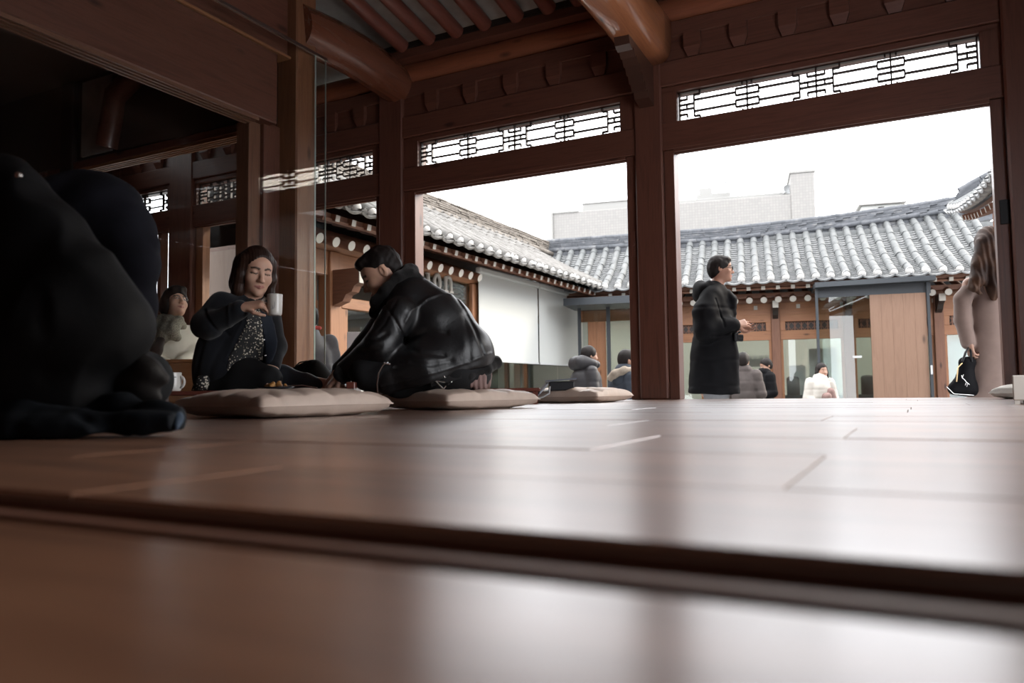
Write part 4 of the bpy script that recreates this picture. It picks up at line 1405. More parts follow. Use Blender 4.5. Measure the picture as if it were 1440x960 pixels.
def head(S, c, R, h=0.235, col=SKIN, lip=LIP, brow=BROW, eyes='closed', jaw=1.0, neck=None):
    """a whole head with face; local axes: x to the head's own left when facing the viewer, -y forward, z up"""
    q = h / 0.235
    c = np.array(c, float)
    T = lambda x, y, z: c + R @ (np.array((x, y, z)) * q)
    E = lambda x, y, z, a, b, d, k=0.02, op='+', cl=None: S.ell(T(x, y, z), np.array((a, b, d)) * q, R, k * q, op, cl or col)
    E(0, 0.015, 0.028, 0.074, 0.092, 0.089)
    E(0, -0.02, -0.03, 0.062 * jaw, 0.069, 0.083, 0.03)
    E(0, -0.036, -0.076, 0.046 * jaw, 0.048, 0.04, 0.02)
    E(0, -0.072, -0.101, 0.019, 0.017, 0.015, 0.018)
    E(0, -0.03, 0.032, 0.061, 0.058, 0.053, 0.02)
    for s in (-1, 1):
        E(s * 0.038, -0.057, -0.03, 0.025, 0.023, 0.025, 0.02)
        E(s * 0.031, -0.1, 0.003, 0.019, 0.017, 0.011, 0.014, '-')
        if eyes == 'closed':
            E(s * 0.031, -0.0735, 0.003, 0.0155, 0.0125, 0.0105, 0.004)
            S.cap(T(s * 0.046, -0.075, -0.001), T(s * 0.031, -0.0865, -0.004), 0.0021 * q, None, 0.001, col=brow)
            S.cap(T(s * 0.031, -0.0865, -0.004), T(s * 0.018, -0.082, -0.003), 0.0019 * q, None, 0.001, col=brow)
        else:
            E(s * 0.031, -0.074, 0.003, 0.015, 0.012, 0.0085, 0.004)
            E(s * 0.031, -0.0825, 0.001, 0.011, 0.005, 0.0042, 0.0005, '+', (0.6, 0.57, 0.53))
            E(s * 0.031, -0.086, 0.0012, 0.005, 0.003, 0.0047, 0.0005, '+', (0.015, 0.01, 0.008))
            S.cap(T(s * 0.046, -0.075, 0.003), T(s * 0.031, -0.0875, 0.0062), 0.0016 * q, None, 0.001, col=brow)
            S.cap(T(s * 0.031, -0.0875, 0.0062), T(s * 0.018, -0.082, 0.002), 0.0016 * q, None, 0.001, col=brow)
        S.cap(T(s * 0.017, -0.0885, 0.0205), T(s * 0.034, -0.0875, 0.025), 0.0023 * q, 0.0024 * q, 0.003, col=brow)
        S.cap(T(s * 0.034, -0.0875, 0.025), T(s * 0.051, -0.073, 0.021), 0.0024 * q, 0.0014 * q, 0.003, col=brow)
        E(s * 0.0115, -0.093, -0.0385, 0.008, 0.010, 0.0068, 0.006)
        E(s * 0.077, 0.012, -0.004, 0.009, 0.018, 0.031, 0.006)
        E(s * 0.083, 0.004, -0.002, 0.005, 0.010, 0.017, 0.004, '-')
        lc = lip
        S.cap(T(0, -0.0925, -0.0625), T(s * 0.020, -0.083, -0.0655), 0.0030 * q, 0.0018 * q, 0.004, col=lc)
        S.cap(T(0, -0.0905, -0.0715), T(s * 0.018, -0.082, -0.067), 0.0042 * q, 0.0022 * q, 0.004, col=lc)
    S.cap(T(0, -0.083, 0.006), T(0, -0.1055, -0.033), 0.0072 * q, 0.0105 * q, 0.012, col=col)
    if neck is not None:
        S.cap(T(0, 0.018, -0.055), neck, 0.049 * q, 0.056 * q, 0.03, col=col)
    return T

def hand(S, wrist, fwd, palm, size=0.18, curl=0.5, col=SKIN, spread=0.1, thumb=1, k=0.004):
    """palm and five fingers; fwd points from wrist to knuckles, palm is the palm's normal (side the fingers curl to)"""
    f = np.array(fwd, float)
    f /= np.linalg.norm(f)
    n = np.array(palm, float)
    n -= f * (n @ f)
    n /= np.linalg.norm(n)
    sd = np.cross(f, n) * thumb
    w = np.array(wrist, float)
    u = size / 0.18
    S.cap(w - f * 0.02 * u, w + f * 0.015 * u, 0.026 * u, 0.027 * u, 0.015, col=col, flat=(n, 0.75))
    for s_, l_ in ((-0.026, 0.082), (-0.009, 0.090), (0.009, 0.090), (0.025, 0.084)):
        S.cap(w + sd * s_ * 0.6 * u, w + f * l_ * u + sd * s_ * u, 0.017 * u, 0.0125 * u, 0.012, col=col)
    for i, (s_, l0, ln) in enumerate(((0.031, 0.078, 0.058), (0.0105, 0.088, 0.073), (-0.0105, 0.088, 0.078), (-0.031, 0.080, 0.070))):
        p = w + f * l0 * u + sd * s_ * u
        d = f + sd * (s_ / 0.03) * spread
        a = 0.0
        r = (0.0088, 0.0084, 0.0078, 0.0066)
        for j, fr in enumerate((0.45, 0.32, 0.23)):
            a += curl * (0.75, 0.95, 0.7)[j] * (1 + 0.1 * (1.5 - i))
            dd = d * math.cos(a) + n * math.sin(a)
            dd /= np.linalg.norm(dd)
            e = p + dd * ln * fr * u
            S.cap(p, e, r[j] * u, r[j + 1] * u, k, col=col)
            p = e
    p = w + f * 0.02 * u - sd * 0.022 * u + n * 0.006 * u
    for d, l_, r0, r1 in ((f * 0.7 - sd * 0.65 + n * 0.35, 0.04, 0.014, 0.0105), (f * 0.9 - sd * 0.2 + n * 0.5, 0.032, 0.0105, 0.0092), (f * 0.95 + sd * 0.1 + n * 0.5, 0.026, 0.0092, 0.0078)):
        d = d / np.linalg.norm(d)
        e = p + d * l_ * u
        S.cap(p, e, r0 * u, r1 * u, 0.006, col=col)
        p = e
    return S

def figure(plan, label, group=None):
    return thing('person', label, 'person', plan.loc, YAW, group)

def hair_cap(T, R, q=1.0, cut=(0, -0.098, -0.045, 0.068, 0.062, 0.088), grow=0.0, low=None):
    S = Soft()
    S.ell(T(0, 0.018, 0.036), (np.array((0.083, 0.101, 0.093)) + grow) * q, R, 0.02)
    S.ell(T(0, 0.055, -0.01), (np.array((0.07, 0.062, 0.075)) + grow) * q, R, 0.03)
    S.ell(T(*cut[:3]), np.array(cut[3:]) * q, R, 0.012, '-')
    return S

# ---------------------------------------------------------------- 1. woman with a mug
P = Plan(345, 3.75)
WM = figure(P, 'woman in dark navy jacket and floral blouse sitting on the floor, drinking from a mug')
A35 = math.radians(35)
R = rot(13, 4, 36)
S = Soft(SKIN)
T = head(S, P(361, 381), R, 0.232, neck=P(352, 428, 0.02))
S.ell(P(345, 462, 0.02), (0.125, 0.08, 0.16), rot(0, 0, 36), 0.03)
S.ell(P(332, 520, 0.05), (0.13, 0.10, 0.12), rot(0, 0, 36), 0.04)
S.chain([P(312, 430, -0.08), P(289, 459, -0.15), P(338, 433, -0.25)], [0.045, 0.038, 0.027], 0.02)
S.chain([P(376, 434, 0.08), P(386, 487, 0.06), P(384, 516, -0.05)], [0.045, 0.036, 0.026], 0.02)
S.chain([P(325, 528, 0.0), P(375, 530, -0.06), P(345, 540, -0.02)], [0.065, 0.05, 0.04], 0.02)
S.chain([P(340, 530, 0.08), P(398, 534, 0.04), P(478, 545, 0.0)], [0.065, 0.048, 0.03], 0.02)
fw = P(383, 425, -0.25) - P(338, 433, -0.25)
hand(S, P(345, 431.5, -0.25), fw + np.array((0, 0, 0.006)), (0.0, 0.45, -0.75), 0.158, 0.85, thumb=1)
hand(S, P(383, 519, -0.06), P(386, 535, -0.11) - P(383, 519, -0.06), (0, -0.3, -1.0), 0.16, 0.3, thumb=-1)
S.build('body', M['skin'], WM, 0.0042, color=True)
H = hair_cap(T, R, 1.0, (0.006, -0.105, -0.03, 0.065, 0.080, 0.117))
H.chain([T(-0.066, -0.012, 0.05), T(-0.076, -0.012, -0.03), T(-0.074, -0.004, -0.10), T(-0.062, 0.012, -0.165)], [0.026, 0.028, 0.030, 0.022], 0.02)
H.chain([T(-0.05, 0.06, 0.03), T(-0.06, 0.055, -0.07), T(-0.05, 0.05, -0.16)], [0.05, 0.045, 0.03], 0.02)
H.chain([T(0.067, -0.022, 0.05), T(0.075, -0.028, -0.03), T(0.073, -0.028, -0.10), T(0.066, -0.026, -0.15)], [0.020, 0.020, 0.020, 0.014], 0.02)
H.chain([T(0.05, 0.06, 0.03), T(0.06, 0.04, -0.07), T(0.05, 0.03, -0.14)], [0.05, 0.04, 0.025], 0.02)
H.warp = lambda Q: 0.0010 * np.sin((Q - P(361, 381)) @ R[:, 0] * 520 + 3 * wob(Q, 4)) + 0.002 * wob(Q, 9, (1, 1, 0.2))
H.build('hair', M['womanhair'], WM, 0.0042)
J = Soft()
J.ell(P(345, 462, 0.03), (0.175, 0.118, 0.19), rot(0, 0, 36), 0.03)
J.ell(P(330, 515, 0.05), (0.185, 0.14, 0.14), rot(0, 0, 36), 0.05)
J.chain([P(322, 436, -0.03), P(303, 490, -0.02), P(290, 532, 0.0)], [0.062, 0.075, 0.06], 0.04)
J.chain([P(376, 438, 0.07), P(378, 490, 0.04), P(375, 520, 0.02)], [0.055, 0.058, 0.05], 0.03)
J.chain([P(313, 429, -0.07), P(291, 457, -0.14), P(300, 456, -0.17), P(338, 435, -0.24)], [0.066, 0.062, 0.056, 0.043], 0.025)
J.chain([P(374, 436, 0.07), P(387, 487, 0.05), P(384, 514, -0.04)], [0.058, 0.052, 0.04], 0.025)
J.chain([P(333, 424, 0.0), P(352, 420, 0.07), P(372, 427, 0.03)], [0.03, 0.035, 0.03], 0.03)
J.groove([P(309, 441), P(322, 458), P(333, 474)], 0.007, 0.008, face=0.02)
J.groove([P(300, 478), P(290, 515), P(283, 540)], 0.010, 0.006, face=0.1)
J.groove([P(335, 470), P(318, 500), P(305, 530)], 0.014, 0.006, face=0.1)
FRONT = [P(356, 424, -0.06), P(357, 440, -0.08), P(357, 456, -0.08), P(352, 482, -0.08), P(346, 506, -0.08), P(342, 516, -0.08)]
J.groove([P(347, 424), P(350, 440), P(350, 456), P(338, 482), P(328, 508)], 0.006, -0.004, face=0.02)
J.warp = lambda Q: 0.006 * wob(Q, 4.5) + 0.003 * wob(Q, 11)
JK = J.build('jacket', M['navywool'], WM, 0.0055)
LP = J.clone()
LP.clip_to([P(371, 432, -0.05), P(375, 455, -0.06), P(378, 480, -0.06), P(379, 505, -0.05)], [0.020, 0.026, 0.027, 0.022])
LP.warp = lambda Q: J.warp(Q) - 0.004
LP.build('lapel', M['lapel'], JK, 0.0055)
B = J.clone()
B.clip_to(FRONT, [0.034, 0.030, 0.026, 0.050, 0.068, 0.060])
B.warp = lambda Q: J.warp(Q) - 0.0035
B.build('blouse', M['blouse'], WM, 0.0055)
B = Soft()
B.chain([P(296, 526, -0.06), P(285, 540, -0.07), P(276, 549, -0.07)], [0.03, 0.035, 0.02], 0.02)
B.build('blouse_hem', M['blouse'], WM, 0.007)
for (u, v_, d_) in ((367.5, 457, -0.10), (371.5, 478, -0.103), (374, 500, -0.10)):
    S = Soft()
    S.ell(P(u, v_, d_), (0.005, 0.012, 0.005), None, 0)
    S.build('button', M['steel'], WM, 0.003)
Tr = Soft()
Tr.chain([P(322, 530, 0.05), P(345, 527, -0.02), P(378, 532, -0.08)], [0.10, 0.085, 0.06], 0.03)
Tr.chain([P(378, 536, -0.08), P(330, 545, -0.06), P(296, 548, -0.02)], [0.058, 0.05, 0.045], 0.03)
Tr.ell(P(318, 533, 0.06), (0.15, 0.14, 0.10), None, 0.04)
Tr.warp = lambda Q: 0.006 * wob(Q, 7)
Tr.build('trousers', M['black'], WM, 0.007)
Lg = Soft()
Lg.chain([P(372, 528, 0.05), P(396, 530, 0.03), P(432, 538, 0.01), P(488, 547, 0.0)], [0.055, 0.055, 0.040, 0.014], 0.03)
Lg.warp = lambda Q: 0.006 * wob(Q, 6, (1, 1, 2))
Lg.build('trouser_leg', M['denim'], WM, 0.006)
S = Soft()
S.ell(T(-0.080, 0.004, -0.034), (0.006, 0.006, 0.008), None, 0)
S.build('earring', M['ceramic'], WM, 0.003)

def mug(label, plan, u, v_, r, h, dy, ang, dark=False, tilt=0.0):
    t = thing('mug', label, 'mug', (0, 0, 0), 0)
    loc = Matrix.Translation(plan.loc) @ Matrix.Rotation(YAW, 4, 'Z')
    t.matrix_world = loc @ Matrix.Translation(Vector(plan(u, v_, dy))) @ Matrix.Rotation(tilt, 4, 'Y')
    mb = MB()
    mb.lathe([(0.0, 0.004), (r * 0.8, 0.0), (r * 0.93, 0.006), (r * 0.97, 0.02), (r, h * 0.5), (r * 1.02, h * 0.97), (r * 1.0, h), (r * 0.93, h * 0.98), (r * 0.9, 0.02), (0, 0.012)], n=32)
    b = mb.build('cup', M['ceramic'], t)
    mb = MB()
    ca, sa = math.cos(ang), math.sin(ang)
    mb.tube([(ca * (r * 0.95 + math.sin(a) * 0.030), sa * (r * 0.95 + math.sin(a) * 0.030), h * 0.5 + math.cos(a) * h * 0.32) for a in np.linspace(0.05, PI - 0.05, 12)], 0.0065, 10)
    mb.build('handle', M['ceramic'], t)
    mb = MB()
    mb.lathe([(0, h * 0.86), (r * 0.92, h * 0.86)], n=24)
    mb.build('coffee', M['coffee'], t)
    return t
M['coffee'] = mat('coffee', (0.03, 0.012, 0.006), 0.1)
MG = mug('pale glazed mug held up to her chin by the woman in the navy jacket', P, 387, 443.5, 0.0335, 0.098, -0.24, PI + 0.1)
# the emblem scratched on the mug
mb = MB()
rr = 0.0345
for pts in ([(0.35, 0.045), (0.1, 0.03), (-0.15, 0.028), (-0.3, 0.035)], [(0.35, 0.045), (0.25, 0.06)], [(0.1, 0.03), (0.0, 0.045)]):
    mb.tube([(rr * math.sin(a), -rr * math.cos(a), z) for a, z in pts], 0.0012, 6)
mb.build('emblem', M['mortar'], MG)

# ---------------------------------------------------------------- 2. seated man in leather
P = Plan(610, 3.66)
MN = figure(P, 'man in black leather jacket with fleece collar sitting on a beige floor cushion, head bowed')
R = rot(30, 0, -84)
S = Soft(SKIN)
T = head(S, P(537, 384), R, 0.238, neck=P(572, 420, 0.02), jaw=1.08)
RT = rot(0, -42, -15)
S.chain([P(575, 432), P(605, 465), P(638, 515)], [0.11, 0.12, 0.135], 0.05)
S.chain([P(566, 440, -0.16), P(533, 487, -0.2), P(487, 522, -0.12)], [0.05, 0.042, 0.03], 0.02)
S.chain([P(556, 440, 0.16), P(520, 487, 0.2), P(480, 520, 0.08)], [0.05, 0.042, 0.03], 0.02)
hand(S, P(482, 524, -0.11), P(466, 540, -0.1) - P(482, 524, -0.11), (0.5, 0.3, -0.7), 0.18, 0.45, thumb=-1)
hand(S, P(476, 523, 0.07), P(462, 538, 0.02) - P(476, 523, 0.07), (0.4, -0.3, -0.8), 0.18, 0.45, thumb=1)
S.chain([P(638, 520, -0.08), P(520, 524, -0.15), P(580, 540, -0.1)], [0.07, 0.045, 0.04], 0.03)
S.chain([P(638, 520, 0.08), P(525, 525, 0.18), P(585, 540, 0.1)], [0.07, 0.045, 0.04], 0.03)
S.build('body', M['skin'], MN, 0.0042, color=True)
H = Soft()
H.ell(T(0, 0.018, 0.048), (0.079, 0.098, 0.084), R, 0.02)
H.ell(T(0, 0.060, 0.0), (0.066, 0.05, 0.062), R, 0.02)
H.ell(T(0, -0.052, 0.086), (0.060, 0.042, 0.030), R, 0.02)
H.ell(T(0, -0.1, -0.03), (0.08, 0.075, 0.088), R, 0.008, '-')
H.ell(T(-0.085, -0.01, -0.055), (0.03, 0.06, 0.062), R, 0.01, '-')
H.ell(T(0.085, -0.01, -0.055), (0.03, 0.06, 0.062), R, 0.01, '-')
H.warp = lambda Q: 0.004 * wob(Q, 26) + 0.003 * wob(Q, 50)
H.build('hair', M['hair'], MN, 0.0042)
J = Soft()
J.chain([P(582, 432), P(612, 460), P(645, 500)], [0.155, 0.165, 0.168], 0.05, flat=((0.5, 1, 0), 1.08))
J.chain([P(563, 442, -0.16), P(534, 486, -0.2), P(488, 520, -0.12)], [0.082, 0.070, 0.05], 0.022)
J.chain([P(553, 440, 0.16), P(520, 487, 0.2), P(482, 520, 0.08)], [0.082, 0.070, 0.05], 0.045)
J.chain([P(645, 503, -0.06), P(595, 518, -0.13), P(550, 530, -0.16)], [0.15, 0.125, 0.085], 0.05)
# hem cut
ca = math.atan2(45, -162)
J.box(P(620, 545) - np.array((0.06, 0, 0.20)), (0.5, 0.6, 0.205), 0.01, rot(0, -15.5, 0), 0.01, '-')
J.groove([P(545, 424), P(557, 442), P(566, 455), P(573, 470), P(578, 486)], 0.006, 0.007, face=-0.02)
J.groove([P(568, 428), P(560, 447), P(553, 462), P(545, 472)], 0.005, 0.005, face=-0.02)
J.groove([P(580, 458), P(588, 442), P(605, 425), P(622, 416), P(638, 414)], 0.006, -0.005, face=0.12)
J.groove([P(600, 390), P(618, 402), P(638, 414), P(654, 437), P(670, 468), P(682, 500)], 0.006, 0.006, face=0.12)
J.groove([P(548, 545), P(590, 534), P(630, 522), P(664, 510), P(692, 498)], 0.006, -0.005, face=0.12)
J.groove([P(556, 474), P(545, 482), P(532, 484)], 0.010, 0.008, face=-0.05)
J.groove([P(548, 492), P(535, 498), P(520, 498)], 0.009, 0.007, face=-0.05)
J.groove([P(582, 480), P(606, 470), P(632, 472)], 0.012, 0.006, face=0.05)
J.groove([P(580, 492), P(600, 500), P(630, 503)], 0.012, 0.006, face=0.05)
J.groove([P(590, 512), P(612, 516), P(640, 510)], 0.010, 0.005, face=0.05)
J.groove([P(655, 445), P(662, 480), P(664, 508)], 0.012, 0.004, face=0.1)
def _w(Q):
    return 0.006 * wob(Q, 3.5, (1, 1, 1.4)) + 0.007 * np.abs(wob(Q @ rot(0, 40, 0), 5, (1, 1, 2.2))) + 0.002 * wob(Q, 16)
J.warp = _w
JK = J.build('leather_jacket', M['leather'], MN, 0.006)
F = Soft()
F.chain([P(529, 424, -0.08), P(545, 408, -0.10), P(562, 391, -0.08), P(577, 381, -0.02), P(577, 381, 0.05), P(555, 392, 0.10), P(530, 420, 0.09)], [0.026, 0.032, 0.034, 0.036, 0.036, 0.034, 0.026], 0.02)
F.chain([P(577, 384, -0.06), P(590, 392, -0.03), P(592, 394, 0.05)], [0.03, 0.022, 0.022], 0.02)
F.chain([P(529, 424, -0.08), P(530, 440, -0.02), P(530, 420, 0.09)], [0.026, 0.03, 0.026], 0.02)
F.warp = lambda Q: 0.004 * wob(Q, 22) + 0.002 * wob(Q, 45)
F.build('fleece_collar', M['fleece'], MN, 0.0055)
F = Soft()
F.chain([P(697, 507, 0.06), P(697, 510, -0.01), P(684, 520, -0.09), P(660, 529, -0.16), P(630, 538, -0.19)], [0.026, 0.026, 0.022, 0.018, 0.012], 0.02)
F.warp = lambda Q: 0.003 * wob(Q, 24)
F.build('fleece_hem', M['fleece'], MN, 0.006)
F = Soft()
F.chain([P(481, 519, -0.14), P(477, 526, -0.15), P(482, 532, -0.11), P(488, 526, -0.08), P(481, 519, -0.14)], 0.022, 0.02)
F.chain([P(490, 520, -0.12), P(484, 526, -0.12)], [0.048, 0.046], 0.01)
F.warp = lambda Q: 0.003 * wob(Q, 24)
F.build('fleece_cuff', M['fleece'], MN, 0.006)
Tr = Soft()
Tr.ell(P(642, 528, 0.0), (0.165, 0.2, 0.105), None, 0.03)
Tr.chain([P(638, 522, -0.1), P(575, 520, -0.15), P(516, 522, -0.16)], [0.10, 0.088, 0.078], 0.03)
Tr.chain([P(520, 528, -0.15), P(560, 540, -0.12), P(610, 543, -0.08)], [0.068, 0.056, 0.05], 0.03)
Tr.chain([P(638, 522, 0.1), P(522, 525, 0.18)], [0.1, 0.07], 0.03)
Tr.warp = lambda Q: 0.005 * wob(Q, 8)
Tr.build('trousers', M['black'], MN, 0.008)
Sh = Soft()
Sh.chain([P(684, 528, 0.02), P(672, 531, -0.10), P(664, 538, -0.14)], [0.030, 0.034, 0.02], 0.03)
Sh.chain([P(682, 540, 0.0), P(670, 541, -0.1)], [0.026, 0.026], 0.03)
Sh.warp = lambda Q: 0.003 * np.sin(Q[..., 0] * 300)
Sh.build('shirt_tail', M['shirt'], MN, 0.005)
bk = MB()
c0 = P(621, 537, -0.225)
for a, b in (((-0.02, 0, 0.004), (0.004, 0, 0.026)), ((0.004, 0, 0.026), (0.012, 0, 0.014)), ((-0.02, 0, 0.004), (0.006, 0, -0.022)), ((0.006, 0, -0.022), (0.014, 0, -0.012)), ((-0.02, 0, 0.004), (0.012, 0, 0.0))):
    bk.tube([c0 + 1.35 * np.array(a), c0 + 1.35 * np.array(b)], 0.0034, 8)
for dx in (-0.042, 0.044):
    bk.lathe([(0.0, -0.003), (0.004, 0.0), (0.0, 0.004)], tuple(c0 + np.array((dx, 0, 0.0))), 8)
bk.build('buckle', M['steel'], MN)
st = MB()
st.bar(c0 + np.array((-0.05, 0.012, -0.004)), c0 + np.array((0.085, 0.03, 0.032)), 0.012, 0.034, (0, 0, 1))
st.build('strap', M['leather'], MN)
zp = MB()
zp.tube([P(532, 556, -0.21), P(530.5, 540, -0.245), P(533, 524, -0.262), P(539, 513, -0.268), P(546, 508, -0.268)], 0.0038, 8)
zp.tube([P(540, 510, -0.270), P(549, 512, -0.262)], 0.006, 8)
zp.build('zipper', M['steel'], MN)

# ---------------------------------------------------------------- 3. older woman behind the glass
P = Plan(240, 5.4)
OW = figure(P, 'older woman with short dark hair and grey-green scarf sitting behind the glass wall, looking up')
R = rot(-22, 8, 50)
S = Soft(SKIN)
T = head(S, P(247, 427), R, 0.222, eyes='open', neck=P(236, 462, 0.03))
S.ell(P(238, 500, 0.05), (0.16, 0.11, 0.24), rot(0, 0, 30), 0.03)
S.chain([P(236, 535, 0.05), P(238, 560, 0.0)], [0.15, 0.16], 0.04)
S.build('body', M['skin'], OW, 0.005, color=True)
H = hair_cap(T, R, 1.0, (0.0, -0.108, -0.05, 0.066, 0.068, 0.090), 0.006)
H.ell(T(-0.06, 0.03, -0.02), (0.035, 0.06, 0.06), R, 0.02)
H.ell(T(0, -0.045, 0.095), (0.06, 0.05, 0.033), R, 0.02)
H.warp = lambda Q: 0.009 * wob(Q, 11) + 0.006 * wob(Q, 24)
H.build('hair', M['hair'], OW, 0.0055)
J = Soft()
J.ell(P(240, 490, 0.05), (0.19, 0.135, 0.19), rot(0, 0, 30), 0.04)
J.ell(P(236, 535, 0.05), (0.2, 0.17, 0.2), rot(0, 0, 30), 0.05)
J.chain([P(268, 470, 0.12), P(273, 500, 0.06), P(255, 510, -0.1)], [0.062, 0.055, 0.042], 0.03)
J.chain([P(212, 470, -0.05), P(206, 502, -0.1), P(235, 512, -0.18)], [0.062, 0.055, 0.042], 0.03)
J.warp = lambda Q: 0.006 * wob(Q, 6)
J.build('sweater', M['cream'], OW, 0.007)
F = Soft()
ring = [P(238 + 17 * math.cos(a), 455 - 5 * math.sin(a) + 3 * math.cos(a), 0.03 - 0.10 * math.sin(a)) for a in np.linspace(0, 2 * PI, 13)]
F.chain(ring, 0.036, 0.02)
F.chain([P(252, 450, -0.06), P(243, 466, -0.12), P(230, 474, -0.13)], [0.035, 0.042, 0.036], 0.02)
F.chain([P(222, 452, -0.05), P(232, 465, -0.12), P(250, 474, -0.10)], [0.034, 0.038, 0.03], 0.02)
F.chain([P(228, 474, -0.13), P(222, 490, -0.15), P(218, 506, -0.15)], [0.034, 0.04, 0.042], 0.02, flat=((0, 1, 0), 0.5))
F.warp = lambda Q: 0.006 * wob(Q, 12) + 0.003 * wob(Q, 28)
SCF = F.build('scarf', M['scarf'], OW, 0.006)
F = Soft()
F.chain([P(227, 478, -0.155), P(222, 492, -0.17), P(217, 508, -0.17)], [0.030, 0.036, 0.038], 0.02, flat=((0, 1, 0), 0.5))
F.warp = lambda Q: 0.004 * wob(Q, 12)
F.build('scarf_end', M['greybrown'], SCF, 0.006)
gl = MB()
for s in (-1, 1):
    gl.tube([T(s * 0.031 + 0.019 * math.cos(a), -0.097, 0.001 + 0.014 * math.sin(a)) for a in np.linspace(0, 2 * PI, 17)], 0.0013, 6)
    gl.tube([T(s * 0.05, -0.095, 0.004), T(s * 0.078, -0.02, 0.006)], 0.0013, 6)
gl.build('spectacles', M['steel'], OW)

# ---------------------------------------------------------------- 4. standing man outside
P = Plan(1010, 7.1, GZ)
SM = figure(P, 'tall man in long black padded coat and glasses standing in the courtyard, hands clasped')
R = rot(0, 0, 78)
S = Soft((0.36, 0.19, 0.13))
cs = (0.36, 0.19, 0.13)
T = head(S, P(1013, 377), R, 0.243, cs, eyes='open', neck=P(1004, 412, 0.0), jaw=1.0)
S.chain([P(1002, 418), P(1003, 480), P(1003, 540)], [0.14, 0.15, 0.15], 0.05)
S.chain([P(996, 420, -0.19), P(993, 466, -0.22), P(1033, 456, -0.2)], [0.05, 0.042, 0.03], 0.02)
S.chain([P(1008, 420, 0.19), P(1006, 466, 0.2), P(1038, 462, -0.08)], [0.05, 0.042, 0.03], 0.02)
hand(S, P(1035, 456, -0.2), P(1060, 451, -0.15) - P(1035, 456, -0.2), (0.2, 0.8, -0.35), 0.185, 0.42, cs, thumb=1)
hand(S, P(1037, 462, -0.09), P(1060, 458, -0.13) - P(1037, 462, -0.09), (0.1, -0.8, 0.2), 0.185, 0.5, cs, thumb=-1)
for s in (-1, 1):
    S.chain([P(1003, 540, s * 0.09), np.array((-0.03, s * 0.1, 0.5)), np.array((-0.04, s * 0.11, 0.07)), np.array((0.10, s * 0.12, 0.045))], [0.09, 0.06, 0.045, 0.042], 0.02)
S.build('body', M['skin'], SM, 0.006, color=True)
H = hair_cap(T, R, 1.03, (0, -0.115, -0.05, 0.085, 0.072, 0.085), 0.003)
H.ell(T(0, -0.05, 0.083), (0.062, 0.042, 0.028), R, 0.02)
H.ell(T(-0.09, -0.025, -0.06), (0.035, 0.06, 0.06), R, 0.01, '-')
H.ell(T(0.09, -0.025, -0.06), (0.035, 0.06, 0.06), R, 0.01, '-')
H.warp = lambda Q: 0.003 * wob(Q, 14, (1, 1, 0.4)) + 0.003 * wob(Q, 35)
H.build('hair', M['hair'], SM, 0.006)
gl = MB()
for s in (-1, 1):
    gl.tube([T(s * 0.033 + 0.023 * math.cos(a), -0.1, 0.0 + 0.019 * math.sin(a)) for a in np.linspace(0, 2 * PI, 17)], 0.0024, 6)
    gl.tube([T(s * 0.056, -0.098, 0.004), T(s * 0.081, 0.0, 0.006)], 0.0024, 6)
gl.tube([T(-0.01, -0.102, 0.004), T(0.01, -0.102, 0.004)], 0.0022, 6)
gl.build('glasses', M['iron'], SM)
J = Soft()
J.chain([P(1003, 416), P(1003, 450), P(1003, 500), P(1003, 551)], [0.15, 0.185, 0.21, 0.232], 0.05)
J.chain([P(998, 417, -0.13), P(991, 438, -0.19), P(992, 464, -0.22), P(1030, 457, -0.21)], [0.085, 0.098, 0.088, 0.062], 0.06)
J.chain([P(1006, 418, 0.14), P(1006, 464, 0.2), P(1036, 461, -0.05)], [0.085, 0.088, 0.055], 0.06)
J.groove([P(996, 424), P(1004, 446), P(1006, 462)], 0.010, 0.010, face=0.0)
J.groove([P(988, 476), P(1004, 474), P(1024, 467)], 0.012, 0.012, face=0.0)
J.chain([P(1022, 412, -0.06), P(1029, 420, -0.08), P(1030, 440, -0.08)], [0.04, 0.035, 0.03], 0.02)
J.chain([P(1022, 412, 0.08), P(1029, 420, 0.1), P(1030, 440, 0.1)], [0.04, 0.035, 0.03], 0.02)
J.chain([P(1020, 408, -0.03), P(1034, 440, 0.0), P(1036, 470, 0.0)], [0.04, 0.035, 0.02], 0.01, op='-')
J.box(P(1003, 553.5) - np.array((0, 0, 0.18)), (0.6, 0.6, 0.185), 0.01, rot(0, 2, 0), 0.01, '-')
def _puff(Q):
    z = Q[..., 2]
    return 0.005 * np.exp(-((((z + 0.02) % 0.235) - 0.1) / 0.016) ** 2) + 0.012 * wob(Q, 4, (1, 1, 0.6)) + 0.006 * wob(Q, 11)
J.warp = _puff
J.build('padded_coat', M['puffer'], SM, 0.008)
F = Soft()
F.chain([P(992, 404, -0.10), P(985, 402, 0.0), P(992, 404, 0.10)], [0.045, 0.05, 0.045], 0.04)
F.chain([P(997, 398, -0.09), P(1012, 408, -0.085), P(1022, 418, -0.06)], [0.035, 0.035, 0.03], 0.03)
F.chain([P(997, 398, 0.09), P(1012, 408, 0.085), P(1022, 418, 0.06)], [0.035, 0.035, 0.03], 0.03)
F.ell(P(982, 411, 0), (0.055, 0.14, 0.09), None, 0.05)
F.warp = lambda Q: 0.006 * wob(Q, 9)
F.build('hood', M['puffer'], SM, 0.008)
Sh = Soft()
Sh.chain([P(1012, 412, 0.0), P(1018, 440, 0.0), P(1020, 470, 0)], [0.075, 0.10, 0.1], 0.02)
Sh.build('shirt', M['greycloth'], SM, 0.009)
Tr = Soft()
for s in (-1, 1):
    Tr.chain([P(1003, 535, s * 0.09), P(1006, 556, s * 0.095), np.array((-0.02, s * 0.1, 0.5)), np.array((-0.04, s * 0.11, 0.12))], [0.12, 0.105, 0.085, 0.075], 0.02)
Tr.build('trousers', M['greycloth'], SM, 0.01)
